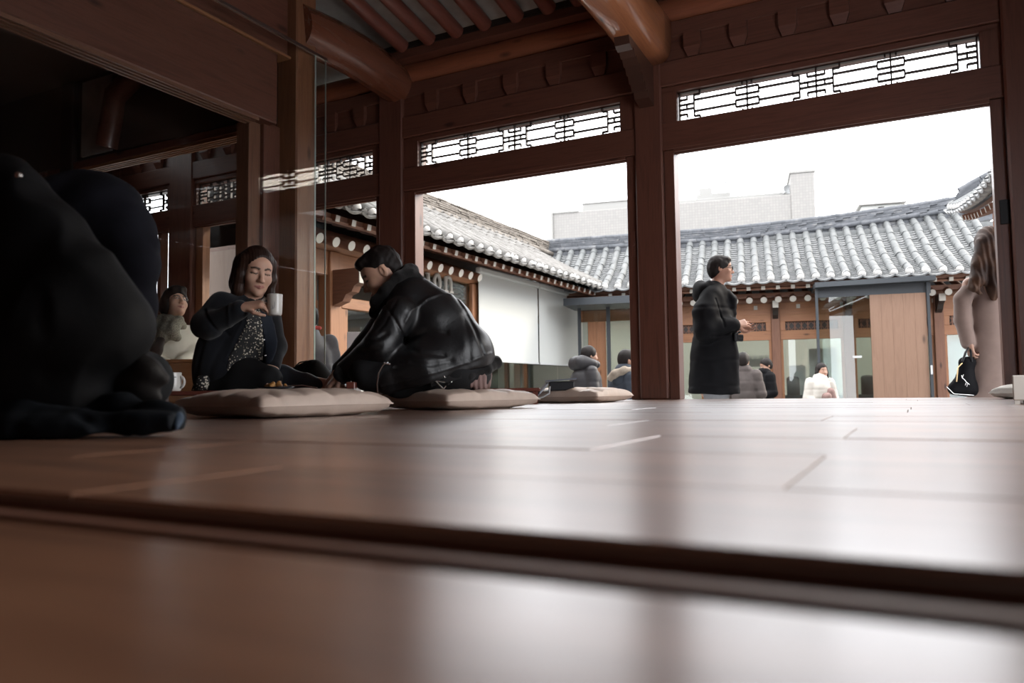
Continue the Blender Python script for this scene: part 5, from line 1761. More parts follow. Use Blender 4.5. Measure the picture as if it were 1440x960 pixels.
for s in (-1, 1):
    Tr = Soft()
    Tr.chain([np.array((-0.07, s * 0.11, 0.05)), np.array((0.12, s * 0.125, 0.04))], [0.055, 0.045], 0.02)
    Tr.box(np.array((0, 0, -0.2)), (0.5, 0.5, 0.2), 0.0, None, 0, '-')
    Tr.build('shoe', M['black'], SM, 0.01)
# camera hanging at his chest
cm = thing('camera', 'small black camera hanging in front of the standing man in the long coat', 'camera', SM.location, YAW)
mb = MB()
c0 = P(1034, 473, -0.14)
mb.box(c0[0] - 0.03, c0[1] - 0.05, c0[2] - 0.045, c0[0] + 0.01, c0[1] + 0.07, c0[2] + 0.035, 0.008)
mb.build('camera_body', M['iron'], cm)
mb = MB()
mb.tube([c0 + np.array((0.01, 0.0, -0.01)), c0 + np.array((0.06, 0.0, -0.012))], 0.032, 16)
mb.build('lens', M['iron'], cm)
mb = MB()
mb.tube([c0 + np.array((0.0, -0.05 , 0.03)), P(1031, 465, -0.17), P(1036, 462, -0.17), P(1041, 466, -0.16), c0 + np.array((0.005, 0.06, 0.03))], 0.006, 8)
mb.build('strap', M['steel'], cm)

# ---------------------------------------------------------------- 5. woman in the beige coat
P = Plan(1392, 5.95, GZ)
BE = figure(P, 'woman with long brown hair in a beige coat, seen from behind at the right edge')
R = rot(0, 0, 165)
S = Soft((0.36, 0.21, 0.15))
T = head(S, P(1389, 337), R, 0.232, (0.36, 0.21, 0.15), neck=P(1390, 385))
S.chain([P(1390, 400), P(1392, 470), P(1394, 540)], [0.11, 0.12, 0.14], 0.04)
S.chain([P(1362, 398), P(1352, 445), P(1362, 486, -0.04)], [0.05, 0.04, 0.028], 0.02)
S.chain([P(1422, 398), P(1432, 445), P(1425, 486, 0.05)], [0.05, 0.04, 0.028], 0.02)
hand(S, P(1362, 484, -0.05), np.array((0.1, -0.1, -1.0)), (0.9, 0.2, 0.2), 0.165, 0.9, (0.36, 0.21, 0.15), thumb=1)
hand(S, P(1425, 486, 0.05), np.array((0, 0.1, -1.0)), (-0.9, 0.2, 0.2), 0.165, 0.4, thumb=-1)
for s in (-1, 1):
    S.chain([P(1394 + s * 14, 540), np.array((s * 0.09 + 0.02, 0, 0.45)), np.array((s * 0.09 + 0.02, 0.03, 0.06)), np.array((s * 0.1 + 0.02, 0.15, 0.03))], [0.085, 0.05, 0.036, 0.034], 0.02)
S.build('body', M['skin'], BE, 0.008, color=True)
H = Soft()
H.ell(P(1389, 336, -0.02), (0.092, 0.105, 0.115), None, 0.03)
H.chain([P(1384, 340, -0.06), P(1378, 370, -0.08), P(1374, 392, -0.1), P(1364, 402, -0.09)], [0.07, 0.062, 0.05, 0.02], 0.03)
H.chain([P(1394, 340, -0.06), P(1394, 375, -0.1), P(1398, 405, -0.12), P(1396, 418, -0.12)], [0.08, 0.075, 0.055, 0.02], 0.03)
H.chain([P(1400, 345, -0.04), P(1406, 380, -0.08), P(1410, 410, -0.1)], [0.07, 0.06, 0.03], 0.03)
H.chain([P(1376, 385, -0.1), P(1370, 404, -0.12), P(1378, 412, -0.12)], [0.03, 0.022, 0.01], 0.02)
H.warp = lambda Q: 0.0035 * np.sin(Q[..., 0] * 190 + 5 * Q[..., 2] + 4.0 * wob(Q, 3)) + 0.008 * wob(Q, 7, (1, 1, 0.5))
H.build('hair', M['brownhair'], BE, 0.007)
J = Soft()
J.chain([P(1391, 404), P(1393, 440), P(1395, 490), P(1399, 556), np.array((0.06, 0, 0.30))], [0.125, 0.15, 0.165, 0.195, 0.21], 0.05, flat=((0, 1, 0), 0.82))
J.chain([P(1366, 401), P(1352, 420), P(1353, 450), P(1360, 482, -0.03)], [0.06, 0.062, 0.062, 0.048], 0.018)
J.chain([P(1418, 401), P(1432, 420), P(1432, 450), P(1426, 482, 0.03)], [0.06, 0.062, 0.06, 0.048], 0.018)
J.chain([P(1374, 390, 0.0), P(1391, 388, -0.03), P(1410, 390, 0)], [0.05, 0.06, 0.05], 0.03)
J.groove([P(1366, 398, -0.06), P(1363, 420, -0.09), P(1364, 450, -0.09)], 0.01, 0.008)
J.groove([P(1366, 452, -0.13), P(1392, 453, -0.16), P(1420, 453, -0.15)], 0.006, 0.004)
J.box(np.array((0, 0, 0.2)), (0.8, 0.8, 0.1), 0.0, None, 0.005, '-')
J.warp = lambda Q: 0.007 * wob(Q, 4, (1, 1, 0.35)) + 0.003 * wob(Q, 10)
J.build('coat', M['beige'], BE, 0.009)
# handbag hanging from her hand
hb = thing('handbag', 'black handbag with gold zip hanging from the hand of the woman in beige', 'handbag', BE.location, YAW)
S = Soft()
S.chain([P(1358, 512, -0.06), P(1356, 535, -0.06)], [0.05, 0.08], 0.05, flat=((0, 1, 0), 0.7))
S.chain([P(1340, 546, -0.06), P(1364, 548, -0.06)], [0.045, 0.05], 0.05, flat=((0, 1, 0), 0.9))
S.chain([P(1355, 508, -0.06), P(1364, 508, -0.06)], [0.03, 0.03], 0.05)
S.warp = lambda Q: 0.004 * wob(Q, 10)
S.build('bag_body', M['puffer'], hb, 0.006)
mb = MB()
for d in (-0.10, -0.02):
    mb.tube([P(1352, 508, d), P(1357, 494, d * 0.5 - 0.04), P(1362, 487, -0.05), P(1364, 494, d * 0.5 - 0.04), P(1365, 508, d)], 0.008, 8)
mb.build('handle', M['iron'], hb)
mb = MB()
mb.tube([P(1352, 510, -0.118), P(1346, 516, -0.122), P(1344, 536, -0.138)], 0.004, 8)
mb.build('zip', M['gold'], hb)
mb = MB()
for a in ([(1351, 527), (1352, 531), (1355, 533), (1358, 537), (1362, 540)], [(1358, 537), (1356, 541)], [(1354, 526), (1352, 531)], [(1360, 538), (1358, 543)]):
    mb.tube([P(u, v_, -0.142) for u, v_ in a], 0.0025, 6)
mb.build('emblem', M['steel'], hb)
mb = MB()
mb.tube([P(1330, 543, -0.10), P(1340, 553, -0.115), P(1368, 555, -0.115)], 0.003, 6)
mb.build('piping', M['steel'], hb)

# ---------------------------------------------------------------- 6. figures farther out in the courtyard
def outdoor(plan, label, hu, hv, az, coat, hairm, body, seat=False, res=0.012, hood=None, eyes='open', skin=(0.36, 0.21, 0.15), pitch=0, hh=0.235):
    """someone in a coat: body, hair, coat, trousers; body = list of (u, v, r) down the trunk"""
    F_ = figure(plan, label)
    R = rot(pitch, 0, az)
    S = Soft(skin)
    u0, v0, r0 = body[0]
    T = head(S, plan(hu, hv), R, hh, skin, eyes=eyes, neck=plan(u0, v0))
    pts = [plan(u, v_) for u, v_, r in body]
    S.chain(pts, [r * 0.75 for u, v_, r in body], 0.04)
    fx = np.array((math.sin(math.radians(az)), -math.cos(math.radians(az)), 0))
    sx_ = np.array((math.cos(math.radians(az)), math.sin(math.radians(az)), 0))
    hip = pts[-1].copy()
    J = Soft()
    J.chain(pts, [r for u, v_, r in body], 0.05)
    for s in (-1, 1):
        sh = pts[0] + sx_ * s * 0.17 - np.array((0, 0, 0.05))
        el = sh + np.array((0, 0, -0.27)) + sx_ * s * 0.06
        wr = el + fx * 0.2 + np.array((0, 0, -0.08)) - sx_ * s * 0.06
        S.chain([sh, el, wr], [0.05, 0.042, 0.03], 0.02)
        hand(S, wr, fx * 0.8 - np.array((0, 0, 0.5)), np.array((0, 0, -1.0)) - sx_ * s * 0.4, 0.18, 0.4, skin, thumb=s)
        J.chain([sh, el, wr], [0.082, 0.075, 0.055], 0.03)
        if not seat:
            ft = np.array((hip[0], hip[1], 0.05)) + sx_ * s * 0.09
            S.chain([hip + sx_ * s * 0.08, ft + np.array((0, 0, 0.42)), ft, ft + fx * 0.13], [0.08, 0.055, 0.042, 0.04], 0.02)
    S.build('body', M['skin'], F_, res, color=True)
    H = hair_cap(T, R, hh / 0.235, (0, -0.112, -0.05, 0.078, 0.07, 0.085), 0.004)
    H.warp = lambda Q: 0.004 * wob(Q, 16)
    H.build('hair', hairm, F_, res)
    J.warp = lambda Q: 0.010 * wob(Q, 6) + 0.005 * np.exp(-(((Q[..., 2] % 0.14) - 0.07) / 0.016) ** 2)
    J.build('coat', coat, F_, res)
    if not seat:
        Tr = Soft()
        for s in (-1, 1):
            ft = np.array((hip[0], hip[1], 0.09)) + sx_ * s * 0.09
            Tr.chain([hip + sx_ * s * 0.08, ft + np.array((0, 0, 0.38)), ft], [0.11, 0.08, 0.065], 0.02)
        Tr.build('trousers', M['black'], F_, 0.014)
    return F_, T, R, fx, sx_
P = Plan(825, 9.75, GZ)
F_, T, R, fx, sx_ = outdoor(P, 'man in charcoal hooded padded jacket standing at the foot of the left white blinds', 829, 500, 108, M['charpuffer'], M['hair'], [(824, 518, 0.13), (824, 535, 0.19), (825, 556, 0.2), (826, 567, 0.18)])
Hd = Soft()
Hd.chain([P(834, 511, -0.09), P(817, 509, -0.1), P(810, 511, 0.0), P(820, 508, 0.1), P(838, 512, 0.08)], [0.06, 0.08, 0.09, 0.08, 0.05], 0.04)
Hd.warp = lambda Q: 0.01 * wob(Q, 8)
Hd.build('hood', M['charpuffer'], F_, 0.012)
P = Plan(878, 9.25, GZ)
F_, T, R, fx, sx_ = outdoor(P, 'person in slate blue coat with pale fur-trimmed hood beside the centre column', 882, 506, 100, M['navycoat'], M['hair'], [(878, 525, 0.14), (879, 542, 0.19), (880, 558, 0.2), (880, 568, 0.19)])
Hd = Soft()
Hd.ell(P(878, 534, -0.12), (0.15, 0.08, 0.12), None, 0.04)
Hd.warp = lambda Q: 0.008 * wob(Q, 8)
Hd.build('hood', M['navycoat'], F_, 0.012)
Fu = Soft()
Fu.chain([P(859, 531, -0.12), P(864, 525, -0.17), P(876, 521, -0.18), P(892, 520, -0.15)], [0.045, 0.045, 0.042, 0.04], 0.03)
Fu.warp = lambda Q: 0.010 * wob(Q, 14)
Fu.build('fur_trim', M['fur'], F_, 0.011)
P = Plan(1046, 11.2, GZ)
outdoor(P, 'person in a grey-brown coat half hidden behind the tall man in the long coat', 1045, 507, 150, M['greybrown'], M['hair'], [(1046, 522, 0.12), (1046, 540, 0.16), (1046, 556, 0.17), (1046, 566, 0.16)])
P = Plan(1073, 13.0, GZ)
outdoor(P, 'person in dark clothes standing by the far timber column, facing left', 1076, 514, -75, M['puffer'], M['hair'], [(1074, 525, 0.12), (1073, 540, 0.16), (1073, 552, 0.17), (1073, 563, 0.16)], pitch=15)
# seated woman in white
P = Plan(1153, 12.6, GZ)
F_, T, R, fx, sx_ = outdoor(P, 'woman in a white sweater sitting outside the far glass doors, legs crossed', 1155, 521, 8, M['whiteknit'], M['hair'], [(1152, 533, 0.12), (1151, 545, 0.16), (1151, 556, 0.17)], seat=True, res=0.011)
H = Soft()
for s in (-1, 1):
    H.chain([T(s * 0.06, 0.02, 0.05), T(s * 0.08, 0.01, -0.04), T(s * 0.085, 0.0, -0.15)], [0.04, 0.034, 0.025], 0.02)
H.build('hair', M['hair'], F_, 0.011)
S = Soft((0.32, 0.21, 0.17))
S.chain([P(1150, 557, 0.0), P(1167, 550, -0.14), P(1175, 566, -0.2)], [0.08, 0.056, 0.042], 0.03)
S.chain([P(1156, 558, 0.0), P(1163, 557, -0.28), P(1160, 590, -0.26), P(1163, 594, -0.38)], [0.08, 0.055, 0.045, 0.04], 0.03)
S.build('trousers', M['shirt'], F_, 0.012)
st = thing('stool', 'low timber stool under the seated woman in white', 'stool', P.loc, YAW)
zt = P(1151, 556)[2] - 0.12
MB().box(-0.22, -0.15, zt - 0.04, 0.2, 0.2, zt, 0.005).build('seat', M['pineX'], st)
for (x, y) in ((-0.2, -0.13), (0.14, -0.13), (-0.2, 0.14), (0.14, 0.14)):
    MB().box(x, y, 0.0, x + 0.045, y + 0.045, zt - 0.04).build('leg', M['pineZ'], st)
# person in grey behind the glass wall
P = Plan(452, 7.0)
F_, T, R, fx, sx_ = outdoor(P, 'person in pale grey jacket sitting low behind the end of the glass wall', 434, 448, -150, M['greycloth'], M['hair'], [(437, 474, 0.10), (443, 500, 0.14), (448, 535, 0.17)], seat=True, res=0.011)
S = Soft()
S.chain([P(432, 462, -0.06), P(440, 460, -0.1), P(450, 461, -0.06)], [0.018, 0.018, 0.018], 0.02)
S.build('collar', M['redcloth'], F_, 0.009)
Lg = Soft()
Lg.chain([P(455, 540, 0.0), P(480, 528, -0.25), P(478, 552, -0.3)], [0.11, 0.07, 0.055], 0.03)
Lg.chain([P(450, 540, 0.1), P(478, 530, 0.0), P(470, 552, 0.0)], [0.11, 0.07, 0.055], 0.03)
Lg.build('trousers', M['bluejean'], F_, 0.012)

# ---------------------------------------------------------------- 7. bent back nearest the viewer
P = Plan(120, 2.15)
BK = figure(P, 'person in black sweater bent forward, seen from behind at the far left')
R = rot(35, 0, 75)
S = Soft(SKIN)
T = head(S, P(170, 356, 0.22), R, 0.232, neck=P(150, 345, 0.18))
S.chain([P(130, 335, 0.12), P(120, 420, 0.05), P(115, 520, 0.0)], [0.12, 0.13, 0.14], 0.05)
S.chain([P(160, 305, 0.05), P(192, 375, 0.0), P(188, 460, 0.1)], [0.048, 0.04, 0.03], 0.02)
S.chain([P(75, 300, 0.1), P(55, 380, 0.1), P(90, 460, 0.2)], [0.048, 0.04, 0.03], 0.02)
hand(S, P(190, 462, 0.1), np.array((-0.1, 0.2, -1)), (-0.6, -0.5, 0), 0.17, 0.4, thumb=1)
hand(S, P(90, 462, 0.2), np.array((0.1, 0.2, -1)), (0.6, -0.5, 0), 0.17, 0.4, thumb=-1)
S.chain([P(115, 520, 0.0), P(200, 540, 0.15), P(150, 548, 0.1)], [0.1, 0.07, 0.05], 0.03)
S.build('body', M['skin'], BK, 0.007, color=True)
H = hair_cap(T, R, 1.0, (0, -0.11, -0.05, 0.074, 0.07, 0.085), 0.003)
H.warp = lambda Q: 0.004 * wob(Q, 16)
H.build('hair', M['hair'], BK, 0.007)
J = Soft()
J.ell(P(122, 345, 0.1), (0.175, 0.15, 0.235), None, 0.05)
J.ell(P(118, 450, 0.05), (0.18, 0.16, 0.25), None, 0.06)
J.chain([P(152, 298, 0.05), P(176, 328, 0.03), P(192, 370, 0.0), P(190, 430, 0.05), P(186, 462, 0.1)], [0.095, 0.072, 0.050, 0.042, 0.036], 0.06)
J.chain([P(180, 312, 0.03), P(213, 341, 0.02)], [0.045, 0.018], 0.03)
J.chain([P(80, 292, 0.06), P(58, 360, 0.05), P(90, 450, 0.2)], [0.085, 0.06, 0.04], 0.04)
J.groove([P(178, 268, -0.03), P(186, 310, -0.07), P(196, 350, -0.06)], 0.006, 0.005)
J.warp = lambda Q: 0.008 * wob(Q, 5, (1.2, 1, 0.4)) + 0.003 * wob(Q, 14, (1, 1, 0.4))
J.build('sweater', M['navyknit'], BK, 0.007)
Tr = Soft()
Tr.chain([P(115, 520, 0.0), P(200, 535, 0.15), P(150, 545, 0.1)], [0.14, 0.08, 0.06], 0.04)
Tr.chain([P(115, 520, 0.0), P(60, 535, 0.2)], [0.14, 0.08], 0.04)
Tr.build('trousers', M['black'], BK, 0.009)
# ================================================================== THINGS ON THE FLOOR
M['satin'] = cloth('beige_satin_cushion', (0.55, 0.43, 0.355), 0.55, 200, 0.12, 0.2, spec=0.5)
M['satin2'] = cloth('cream_satin_cushion', (0.66, 0.62, 0.56), 0.55, 200, 0.1, 0.2, spec=0.5)
M['traywood'] = wood('dark_red_tray_wood', (0.16, 0.045, 0.03), (0.09, 0.025, 0.018), 'X', 0.3, coat=0.3)
M['benchwood'] = wood('orange_bench_wood', (0.42, 0.19, 0.08), (0.3, 0.12, 0.05), 'X', 0.4)
M['pastry'] = cloth('golden_pastry', (0.6, 0.33, 0.1), 0.5, 60, 0.5, 0.4, col2=(0.3, 0.12, 0.03))
M['plate'] = mat('dark_stoneware', (0.02, 0.022, 0.026), 0.3)
M['nylon'] = cloth('black_padded_nylon', (0.005, 0.0052, 0.0062), 0.7, 40, 0.4, 0.4, spec=0.12)
M['nylon2'] = cloth('brown_black_nylon', (0.011, 0.0095, 0.0095), 0.6, 40, 0.4, 0.4, spec=0.2)
M['greybeige'] = mat('pale_painted_wood', (0.55, 0.51, 0.46), 0.5)
M['cuffblue'] = cloth('navy_rib', (0.02, 0.035, 0.06), 0.8, 120)
M['flap'] = mat('slate_glossy_card', (0.16, 0.18, 0.23), 0.3)
M['carton'] = mat('white_card', (0.75, 0.77, 0.78), 0.6)
M['coatcloth'] = cloth('blue_black_coat_cloth', (0.005, 0.0068, 0.010), 0.8, 120, 0.4, 0.4, spec=0.12)

def cushion(label, u, z, v, theta, a=0.56, t=0.10, mat_=None, seed=1, dent=None):
    """a square floor cushion; u, z locate its nearest corner; theta turns it"""
    k = z / 1085
    th = math.radians(theta)
    c0 = np.array(((u - 720) * k, z))
    ex = np.array((-math.cos(th), math.sin(th)))
    ey = np.array((math.sin(th), math.cos(th)))
    cc = c0 + (ex + ey) * a / 2
    cw = np.array((math.cos(YAW) * cc[0] - math.sin(YAW) * cc[1], math.sin(YAW) * cc[0] + math.cos(YAW) * cc[1]))
    ang = YAW - th
    root = thing('floor_cushion', label, 'cushion', (cw[0], cw[1], 0.0), ang, 'square floor cushions')
    n = 52
    r = np.random.RandomState(seed)
    pl = r.uniform(0, 6.28, 8)
    fr = r.randint(5, 11, 8)
    vs, fs = [], []
    g = np.linspace(-1, 1, n)
    for side in (1, -1):
        for i in range(n):
            for j in range(n):
                p, q = g[j], g[i]
                e = max(0.0, (1 - p * p)) * max(0.0, (1 - q * q))
                T = t * 0.5 * min(1.0, 1.15 * e ** 0.24)
                pull = 0.045 * ((1 - p * p) * abs(q) ** 6 + 0)
                pull2 = 0.045 * ((1 - q * q) * abs(p) ** 6)
                x = p * (1 - pull2) * a / 2
                y = q * (1 - pull) * a / 2
                edge = max(abs(p), abs(q))
                tt = q if abs(p) > abs(q) else p
                kk = (0 if p > abs(q) else 1 if p < -abs(q) else 2 if q > 0 else 3)
                mm = max(0, edge - 0.3) * (1.0 - edge) ** 0.55 * 2.4
                cr_ = (1 - abs(math.sin(fr[kk] * 0.55 * tt + pl[kk]))) ** 4 + 0.7 * (1 - abs(math.sin(fr[kk + 4] * 0.8 * tt + pl[kk + 4]))) ** 4
                w = mm * (-0.020 * cr_ + 0.007 * math.sin(fr[kk] * tt * 1.5 + pl[kk]))
                if side == 1:
                    zz = 0.40 * t + T * 1.15 + w
                    if dent is not None:
                        zz -= dent * math.exp(-((p - 0.15) ** 2 + (q - 0.15) ** 2) / 0.4) * e ** 0.3
                else:
                    zz = max(0.001, 0.40 * t - T * 0.82 + w * 0.4)
                vs.append((x, y, zz))
    for s in (0, 1):
        for i in range(n - 1):
            for j in range(n - 1):
                b = s * n * n + i * n + j
                f = (b, b + 1, b + n + 1, b + n)
                fs.append(f if s == 0 else f[::-1])
    mb = MB()
    mb.smooth = True
    mb.add(vs, fs)
    mb.build('cover', mat_ or M['satin'], root)
    mb = MB()
    ring = [vs[j] for j in range(n)] + [vs[i * n + n - 1] for i in range(1, n)] + [vs[(n - 1) * n + j] for j in range(n - 2, -1, -1)] + [vs[i * n] for i in range(n - 2, 0, -1)]
    mb.tube(ring + ring[:2], 0.0022, 6, cap=False)
    mb.build('seam', mat_ or M['satin'], root)
    return root
cushion('beige satin floor cushion lying empty nearest the viewer, beside the dark coat', 367, 2.45, 590, 39, seed=2)
cushion('beige satin floor cushion the man in leather sits on', 629, 3.3, 577, 47, seed=5, dent=0.02)
cushion('beige satin floor cushion by the centre column, a black case on it', 840, 4.78, 566, 32, seed=8)
cushion('cream floor cushion at the right edge behind the white box', 1565, 4.0, 563, 40, mat_=M['satin2'], seed=4, t=0.085)

def low_table(label, u, z, w, d, h, th, mt, legs=True):
    P = Plan(u, z)
    t = thing('low_table', label, 'table', P.loc, YAW)
    MB().box(-w / 2, -d / 2, h - th, w / 2, d / 2, h, 0.004).build('tabletop', mt, t)
    for sx_ in (-1, 1):
        for sy_ in (-1, 1):
            x, y = sx_ * (w / 2 - 0.03), sy_ * (d / 2 - 0.03)
            MB().box(x - 0.016, y - 0.016, 0.0, x + 0.016, y + 0.016, h - th).build('leg', mt, t)
    return t
low_table('long low dark red tray table in front of the woman with the mug', 352, 3.40, 0.88, 0.2, 0.098, 0.02, M['traywood'])
low_table('low dark red table behind the man in leather', 714, 4.95, 0.4, 0.4, 0.098, 0.022, M['traywood'])
# bench-like table of the older woman
P = Plan(236, 5.05)
bt_ = thing('low_table', 'orange timber low table with solid front, in front of the older woman', 'table', P.loc, YAW)
ztop = P(240, 505.5)[2]
MB().box(-0.55, -0.01, 0.0, 0.28, 0.012, ztop - 0.022, 0.003).build('front_panel', M['benchwood'], bt_)
MB().box(-0.56, -0.02, ztop - 0.022, 0.29, 0.12, ztop, 0.004).build('tabletop', M['benchwood'], bt_)
MB().box(0.26, 0.0, 0.0, 0.285, 0.11, ztop - 0.022).build('leg', M['benchwood'], bt_)
MB().box(-0.555, 0.0, 0.0, -0.53, 0.11, ztop - 0.022).build('leg', M['benchwood'], bt_)
# mug on the long low table
P = Plan(242, 3.40)
mg = thing('mug', 'cream mug standing on the low table, next to the dark coat', 'mug', Vector(P.loc) + Vector((0, 0, 0.098)), YAW)
mb = MB()
r, h = 0.041, 0.083
mb.lathe([(0.0, 0.004), (r * 0.9, 0.0), (r * 0.98, 0.006), (r, 0.02), (r, h * 0.97), (r * 0.98, h), (r * 0.93, h * 0.98), (r * 0.9, 0.02), (0, 0.012)], n=32)
mb.build('cup', M['ceramic'], mg)
mb = MB()
mb.tube([(r * 0.95 + math.sin(a) * 0.018, -0.004, h * 0.48 + math.cos(a) * h * 0.3) for a in np.linspace(0.05, PI - 0.05, 12)], 0.006, 10)
mb.build('handle', M['ceramic'], mg)
mb = MB()
for i, w in enumerate((0.004, 0.003, 0.005, 0.003)):
    a0 = 0.75 + i * 0.07
    mb.obox((r * math.cos(-a0) * 1.0, r * math.sin(-a0) * 1.0, h * 0.74), ((-math.sin(-a0), math.cos(-a0), 0), (math.cos(-a0), math.sin(-a0), 0), (0, 0, 1)), w / 2, 0.0008, 0.0016)
mb.build('small_print', M['iron'], mg)
# dark plate with pastries
P = Plan(388, 3.40)
pt = thing('plate', 'dark plate with golden pastries on the low table', 'plate', Vector(P.loc) + Vector((0, 0, 0.098)), YAW)
mb = MB()
mb.lathe([(0.0, 0.003), (0.05, 0.0), (0.055, 0.003), (0.08, 0.012), (0.079, 0.014), (0.05, 0.006), (0.0, 0.006)], n=28)
mb.build('dish', M['plate'], pt)
for i, (x, y, s) in enumerate(((-0.03, 0.0, 0.013), (-0.012, -0.01, 0.016), (0.012, 0.005, 0.018), (0.02, -0.012, 0.014), (0.045, 0.0, 0.011), (-0.045, 0.008, 0.010))):
    S = Soft()
    S.ell((0, 0, s * 0.75), (s, s * 0.8, s * 0.8), None, 0)
    S.ell((s * 0.4, 0, s * 1.4), (s * 0.5, s * 0.5, s * 0.5), None, 0.004)
    S.warp = lambda Q, k=i: 0.003 * wob(Q + k, 60)
    o = S.build('pastry', M['pastry'], None, 0.0035)
    o.location = Vector(P.loc) + Vector((x * math.cos(YAW) - y * math.sin(YAW), x * math.sin(YAW) + y * math.cos(YAW), 0.098 + 0.0065))
    o.rotation_euler = (0, 0, i * 1.1)
    tag(o, 'small golden pastries piled on the dark plate on the low table', 'pastry', 'pastries on the dark plate')
mb = MB()
f0 = np.array((0.062, -0.02, 0.017))
mb.tube([f0, f0 + (0.06, 0.0, 0.002), f0 + (0.13, -0.01, -0.010)], 0.0028, 8)
mb.obox(f0 + (-0.02, 0, 0.001), ((1, 0, 0), (0, 1, 0), (0, 0, 1)), 0.022, 0.009, 0.0012)
o = mb.build('fork', M['steel'], None)
o.location = Vector(P.loc) + Vector((0, 0, 0.098))
o.rotation_euler = (0, 0, YAW)
tag(o, 'steel fork lying across the rim of the dark pastry plate', 'fork')
# things at the man's hands: cup box and red block on the table end
P = Plan(494, 3.38)
o = MB().box(-0.018, -0.02, 0, 0.02, 0.03, 0.03, 0.003).build('wooden_box', M['traywood'], None)
o.location = Vector(P.loc) + Vector((0, 0, 0.0985))
o.rotation_euler = (0, 0, YAW)
tag(o, 'tiny dark red wooden box beside the hand of the man in leather', 'box')
P = Plan(500, 6.9)
pb = thing('paper_box', 'tall white box standing behind the man\'s forearm near the side wing window', 'box', (P.loc[0], P.loc[1], 0), YAW)
MB().box(-0.065, -0.05, 0.0, 0.065, 0.05, P(500, 467)[2], 0.004).build('carton', M['carton'], pb)
mb = MB()
for i in range(4):
    mb.box(-0.045 + i * 0.014, -0.0515, 0.42, -0.036 + i * 0.014, -0.05, 0.428)
mb.build('small_print', M['iron'], pb)
# black bag with cord loop behind the extended leg
P = Plan(440, 4.05)
bg_ = thing('bag', 'soft black drawstring bag lying behind the woman\'s outstretched leg', 'bag', P.loc, YAW)
S = Soft()
S.chain([P(418, 532), P(440, 528), P(466, 545)], [0.06, 0.075, 0.035], 0.04)
S.ell(P(440, 540), (0.11, 0.08, 0.06), None, 0.04)
S.box(np.array((0, 0, -0.2)), (0.6, 0.5, 0.2), 0.0, None, 0, '-')
S.warp = lambda Q: 0.008 * wob(Q, 8)
S.build('bag_body', M['black'], bg_, 0.008)
mb = MB()
mb.tube([P(416, 515), P(422, 509.5), P(432, 507.5), P(437, 511), P(436, 517)], 0.004, 8)
mb.build('cord', M['black'], bg_)
# black box with pale flap on the third cushion
P = Plan(788, 5.0)
bx_ = thing('flat_case', 'flat black case with pale open flap on the cushion by the centre column', 'case', P.loc, YAW)
zc = P(788, 553.5)[2] + 0.022
MB().box(-0.075, -0.06, zc, 0.085, 0.07, zc + 0.058, 0.006).build('case_body', M['plate'], bx_)
mb = MB()
mb.obox((0.0, 0.0, zc + 0.068), ((1, 0, 0.07), (0, 1, 0), (-0.07, 0, 1)), 0.10, 0.075, 0.004)
mb.build('flap', M['flap'], bx_)
mb = MB()
mb.bar(P(770, 537.5, -0.02), P(757, 553, -0.04), 0.05, 0.008, (0, 0, 1))
mb.bar(P(757, 553, -0.04), P(752, 560, -0.05), 0.03, 0.006, (0, 0, 1))
mb.build('folded_strap', M['flap'], bx_)
mb = MB()
mb.tube([P(773, 543, -0.08), P(772, 553, -0.09), P(763, 558, -0.1), P(752, 561, -0.1)], 0.006, 8)
mb.build('white_cord', M['white'], bx_)
# pale box on feet at the right edge
P = Plan(1445, 3.15)
wb = thing('white_box', 'pale square wooden box on short feet cut off by the right edge', 'box', P.loc, YAW - math.radians(33))
z0, z1 = P(1430, 562)[2], P(1430, 527)[2]
MB().box(-0.055, -0.05, z0, 0.30, 0.30, z1, 0.004).build('case', M['greybeige'], wb)
for (x, y) in ((-0.05, -0.045), (0.28, -0.045), (-0.05, 0.28), (0.28, 0.28)):
    MB().box(x, y, 0.0, x + 0.018, y + 0.018, z0).build('foot', M['greybeige'], wb)
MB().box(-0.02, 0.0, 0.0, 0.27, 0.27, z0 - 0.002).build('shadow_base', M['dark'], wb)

# ---- dark coats heaped at the lower left
P = Plan(100, 1.58)
ct = thing('padded_coat', 'large black padded coat heaped upright in the left foreground, with a metal snap', 'coat', P.loc, YAW)
S = Soft()
S.chain([P(-30, 235, 0.1), P(12, 248, 0.06), P(28, 280, 0.03)], [0.045, 0.045, 0.06], 0.05)
S.chain([P(20, 290, 0.04), P(60, 345, 0.02), P(110, 405, 0.0), P(160, 455, 0.0)], [0.075, 0.09, 0.085, 0.07], 0.05, flat=((0, 1, 0), 0.8))
S.ell(P(110, 470, 0.0), (0.145, 0.10, 0.11), None, 0.05)
S.ell(P(60, 480, 0.02), (0.16, 0.12, 0.16), None, 0.05)
S.chain([P(-60, 300, 0.12), P(-20, 420, 0.1), P(0, 540, 0.08)], [0.1, 0.13, 0.14], 0.05)
S.ell(P(60, 560, 0.04), (0.19, 0.12, 0.09), None, 0.05)
def _cw(Q):
    return 0.010 * wob(Q, 5.5, (1, 1, 1)) + 0.012 * np.abs(wob(Q, 8)) - 0.010 * np.exp(-((Q[..., 2] - 0.135 - 0.25 * Q[..., 0]) / 0.012) ** 2) * 0.0
S.warp = _cw
S.groove([P(55, 270, -0.09), P(60, 330, -0.09), P(55, 400, -0.11), P(58, 470, -0.12)], 0.012, 0.012)
S.groove([P(60, 530, -0.10), P(120, 536, -0.10), P(200, 515, -0.06)], 0.018, 0.02)
S.build('shell', M['nylon'], ct, 0.006)
S = Soft()
S.chain([P(150, 530, 0.03), P(200, 526, 0.02), P(233, 531, 0.02)], [0.034, 0.022, 0.006], 0.03, flat=((0, 1, 0), 0.7))
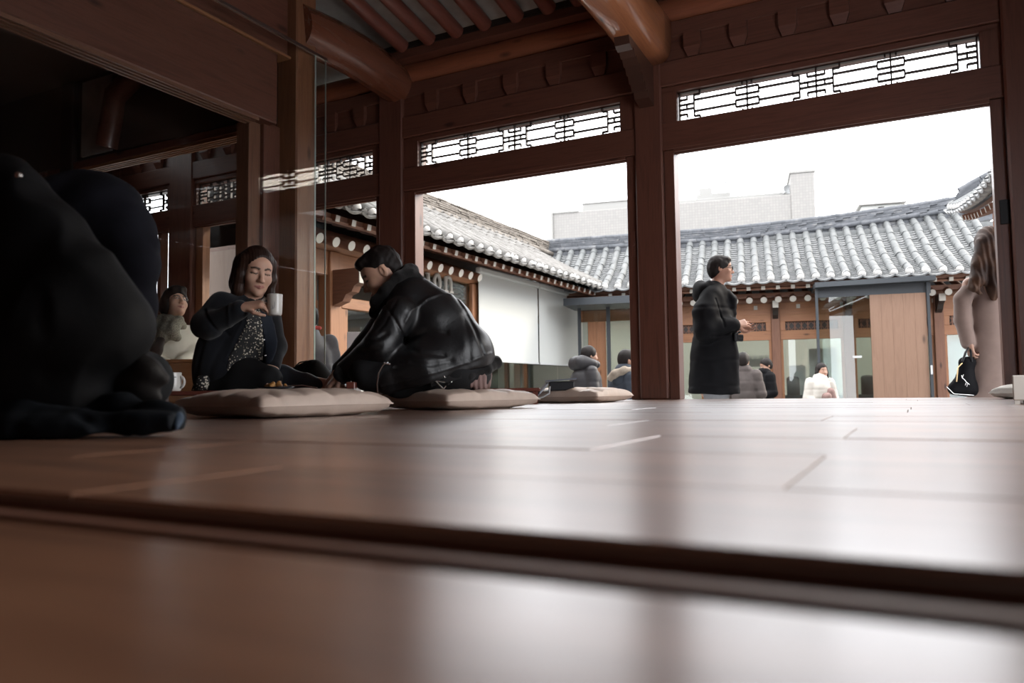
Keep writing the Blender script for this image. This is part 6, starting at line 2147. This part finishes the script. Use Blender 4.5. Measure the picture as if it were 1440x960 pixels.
S.chain([P(150, 545, 0.03), P(200, 548, 0.02), P(222, 560, 0.02)], [0.034, 0.024, 0.008], 0.03, flat=((0, 1, 0), 0.7))
S.chain([P(200, 505, 0.02), P(216, 520, 0.02), P(232, 532, 0.02)], [0.012, 0.012, 0.006], 0.03)
S.warp = lambda Q: 0.006 * wob(Q, 12)
S.build('sleeve', M['nylon2'], ct, 0.005)
mb = MB()
c_ = P(30, 243, -0.055)
mb.tube([c_, c_ + np.array((-0.002, -0.008, 0))], 0.006, 12)
mb.build('snap', M['steel'], ct)
P = Plan(100, 1.50)
cl = thing('cloth_coat', 'dark blue-black coat spread flat on the floor in the left foreground', 'coat', P.loc, YAW)
S = Soft()
S.chain([P(-60, 590, 0.05), P(40, 590, 0.03), P(110, 592, 0.02)], [0.05, 0.045, 0.035], 0.03)
S.chain([P(90, 578, 0.1), P(170, 580, 0.06), P(225, 585, 0.04), P(262, 588, 0.02)], [0.040, 0.036, 0.027, 0.022], 0.03)
S.chain([P(120, 590, 0.0), P(200, 593, -0.01), P(262, 594, -0.02)], [0.028, 0.022, 0.018], 0.02)
S.box(P(272, 590), (0.028, 0.3, 0.2), 0.002, None, 0.004, '-')
S.chain([P(60, 602, -0.02), P(130, 604, -0.03), P(180, 604, 0.0)], [0.028, 0.022, 0.012], 0.02)
S.chain([P(-60, 600, 0.0), P(20, 606, -0.02), P(90, 606, -0.03)], [0.04, 0.03, 0.02], 0.02)
S.box(np.array((0, 0, -0.2)), (1.0, 1.0, 0.2), 0.0, None, 0.002, '-')
S.groove([P(95, 565, -0.02), P(120, 590, -0.03), P(150, 602, -0.05)], 0.008, 0.010)
S.warp = lambda Q: 0.006 * wob(Q, 8, (1, 1, 1.5)) + 0.012 * np.abs(wob(Q, 9, (1, 1, 1.5))) + 0.002 * wob(Q, 20)
S.build('shell', M['coatcloth'], cl, 0.005)
S = Soft()
S.chain([P(249, 574, 0.03), P(251, 588, 0.0), P(249, 601, -0.02)], [0.007, 0.009, 0.007], 0.01)
S.warp = lambda Q: 0.003 * wob(Q, 20)
S.build('cuff', M['cuffblue'], cl, 0.004)
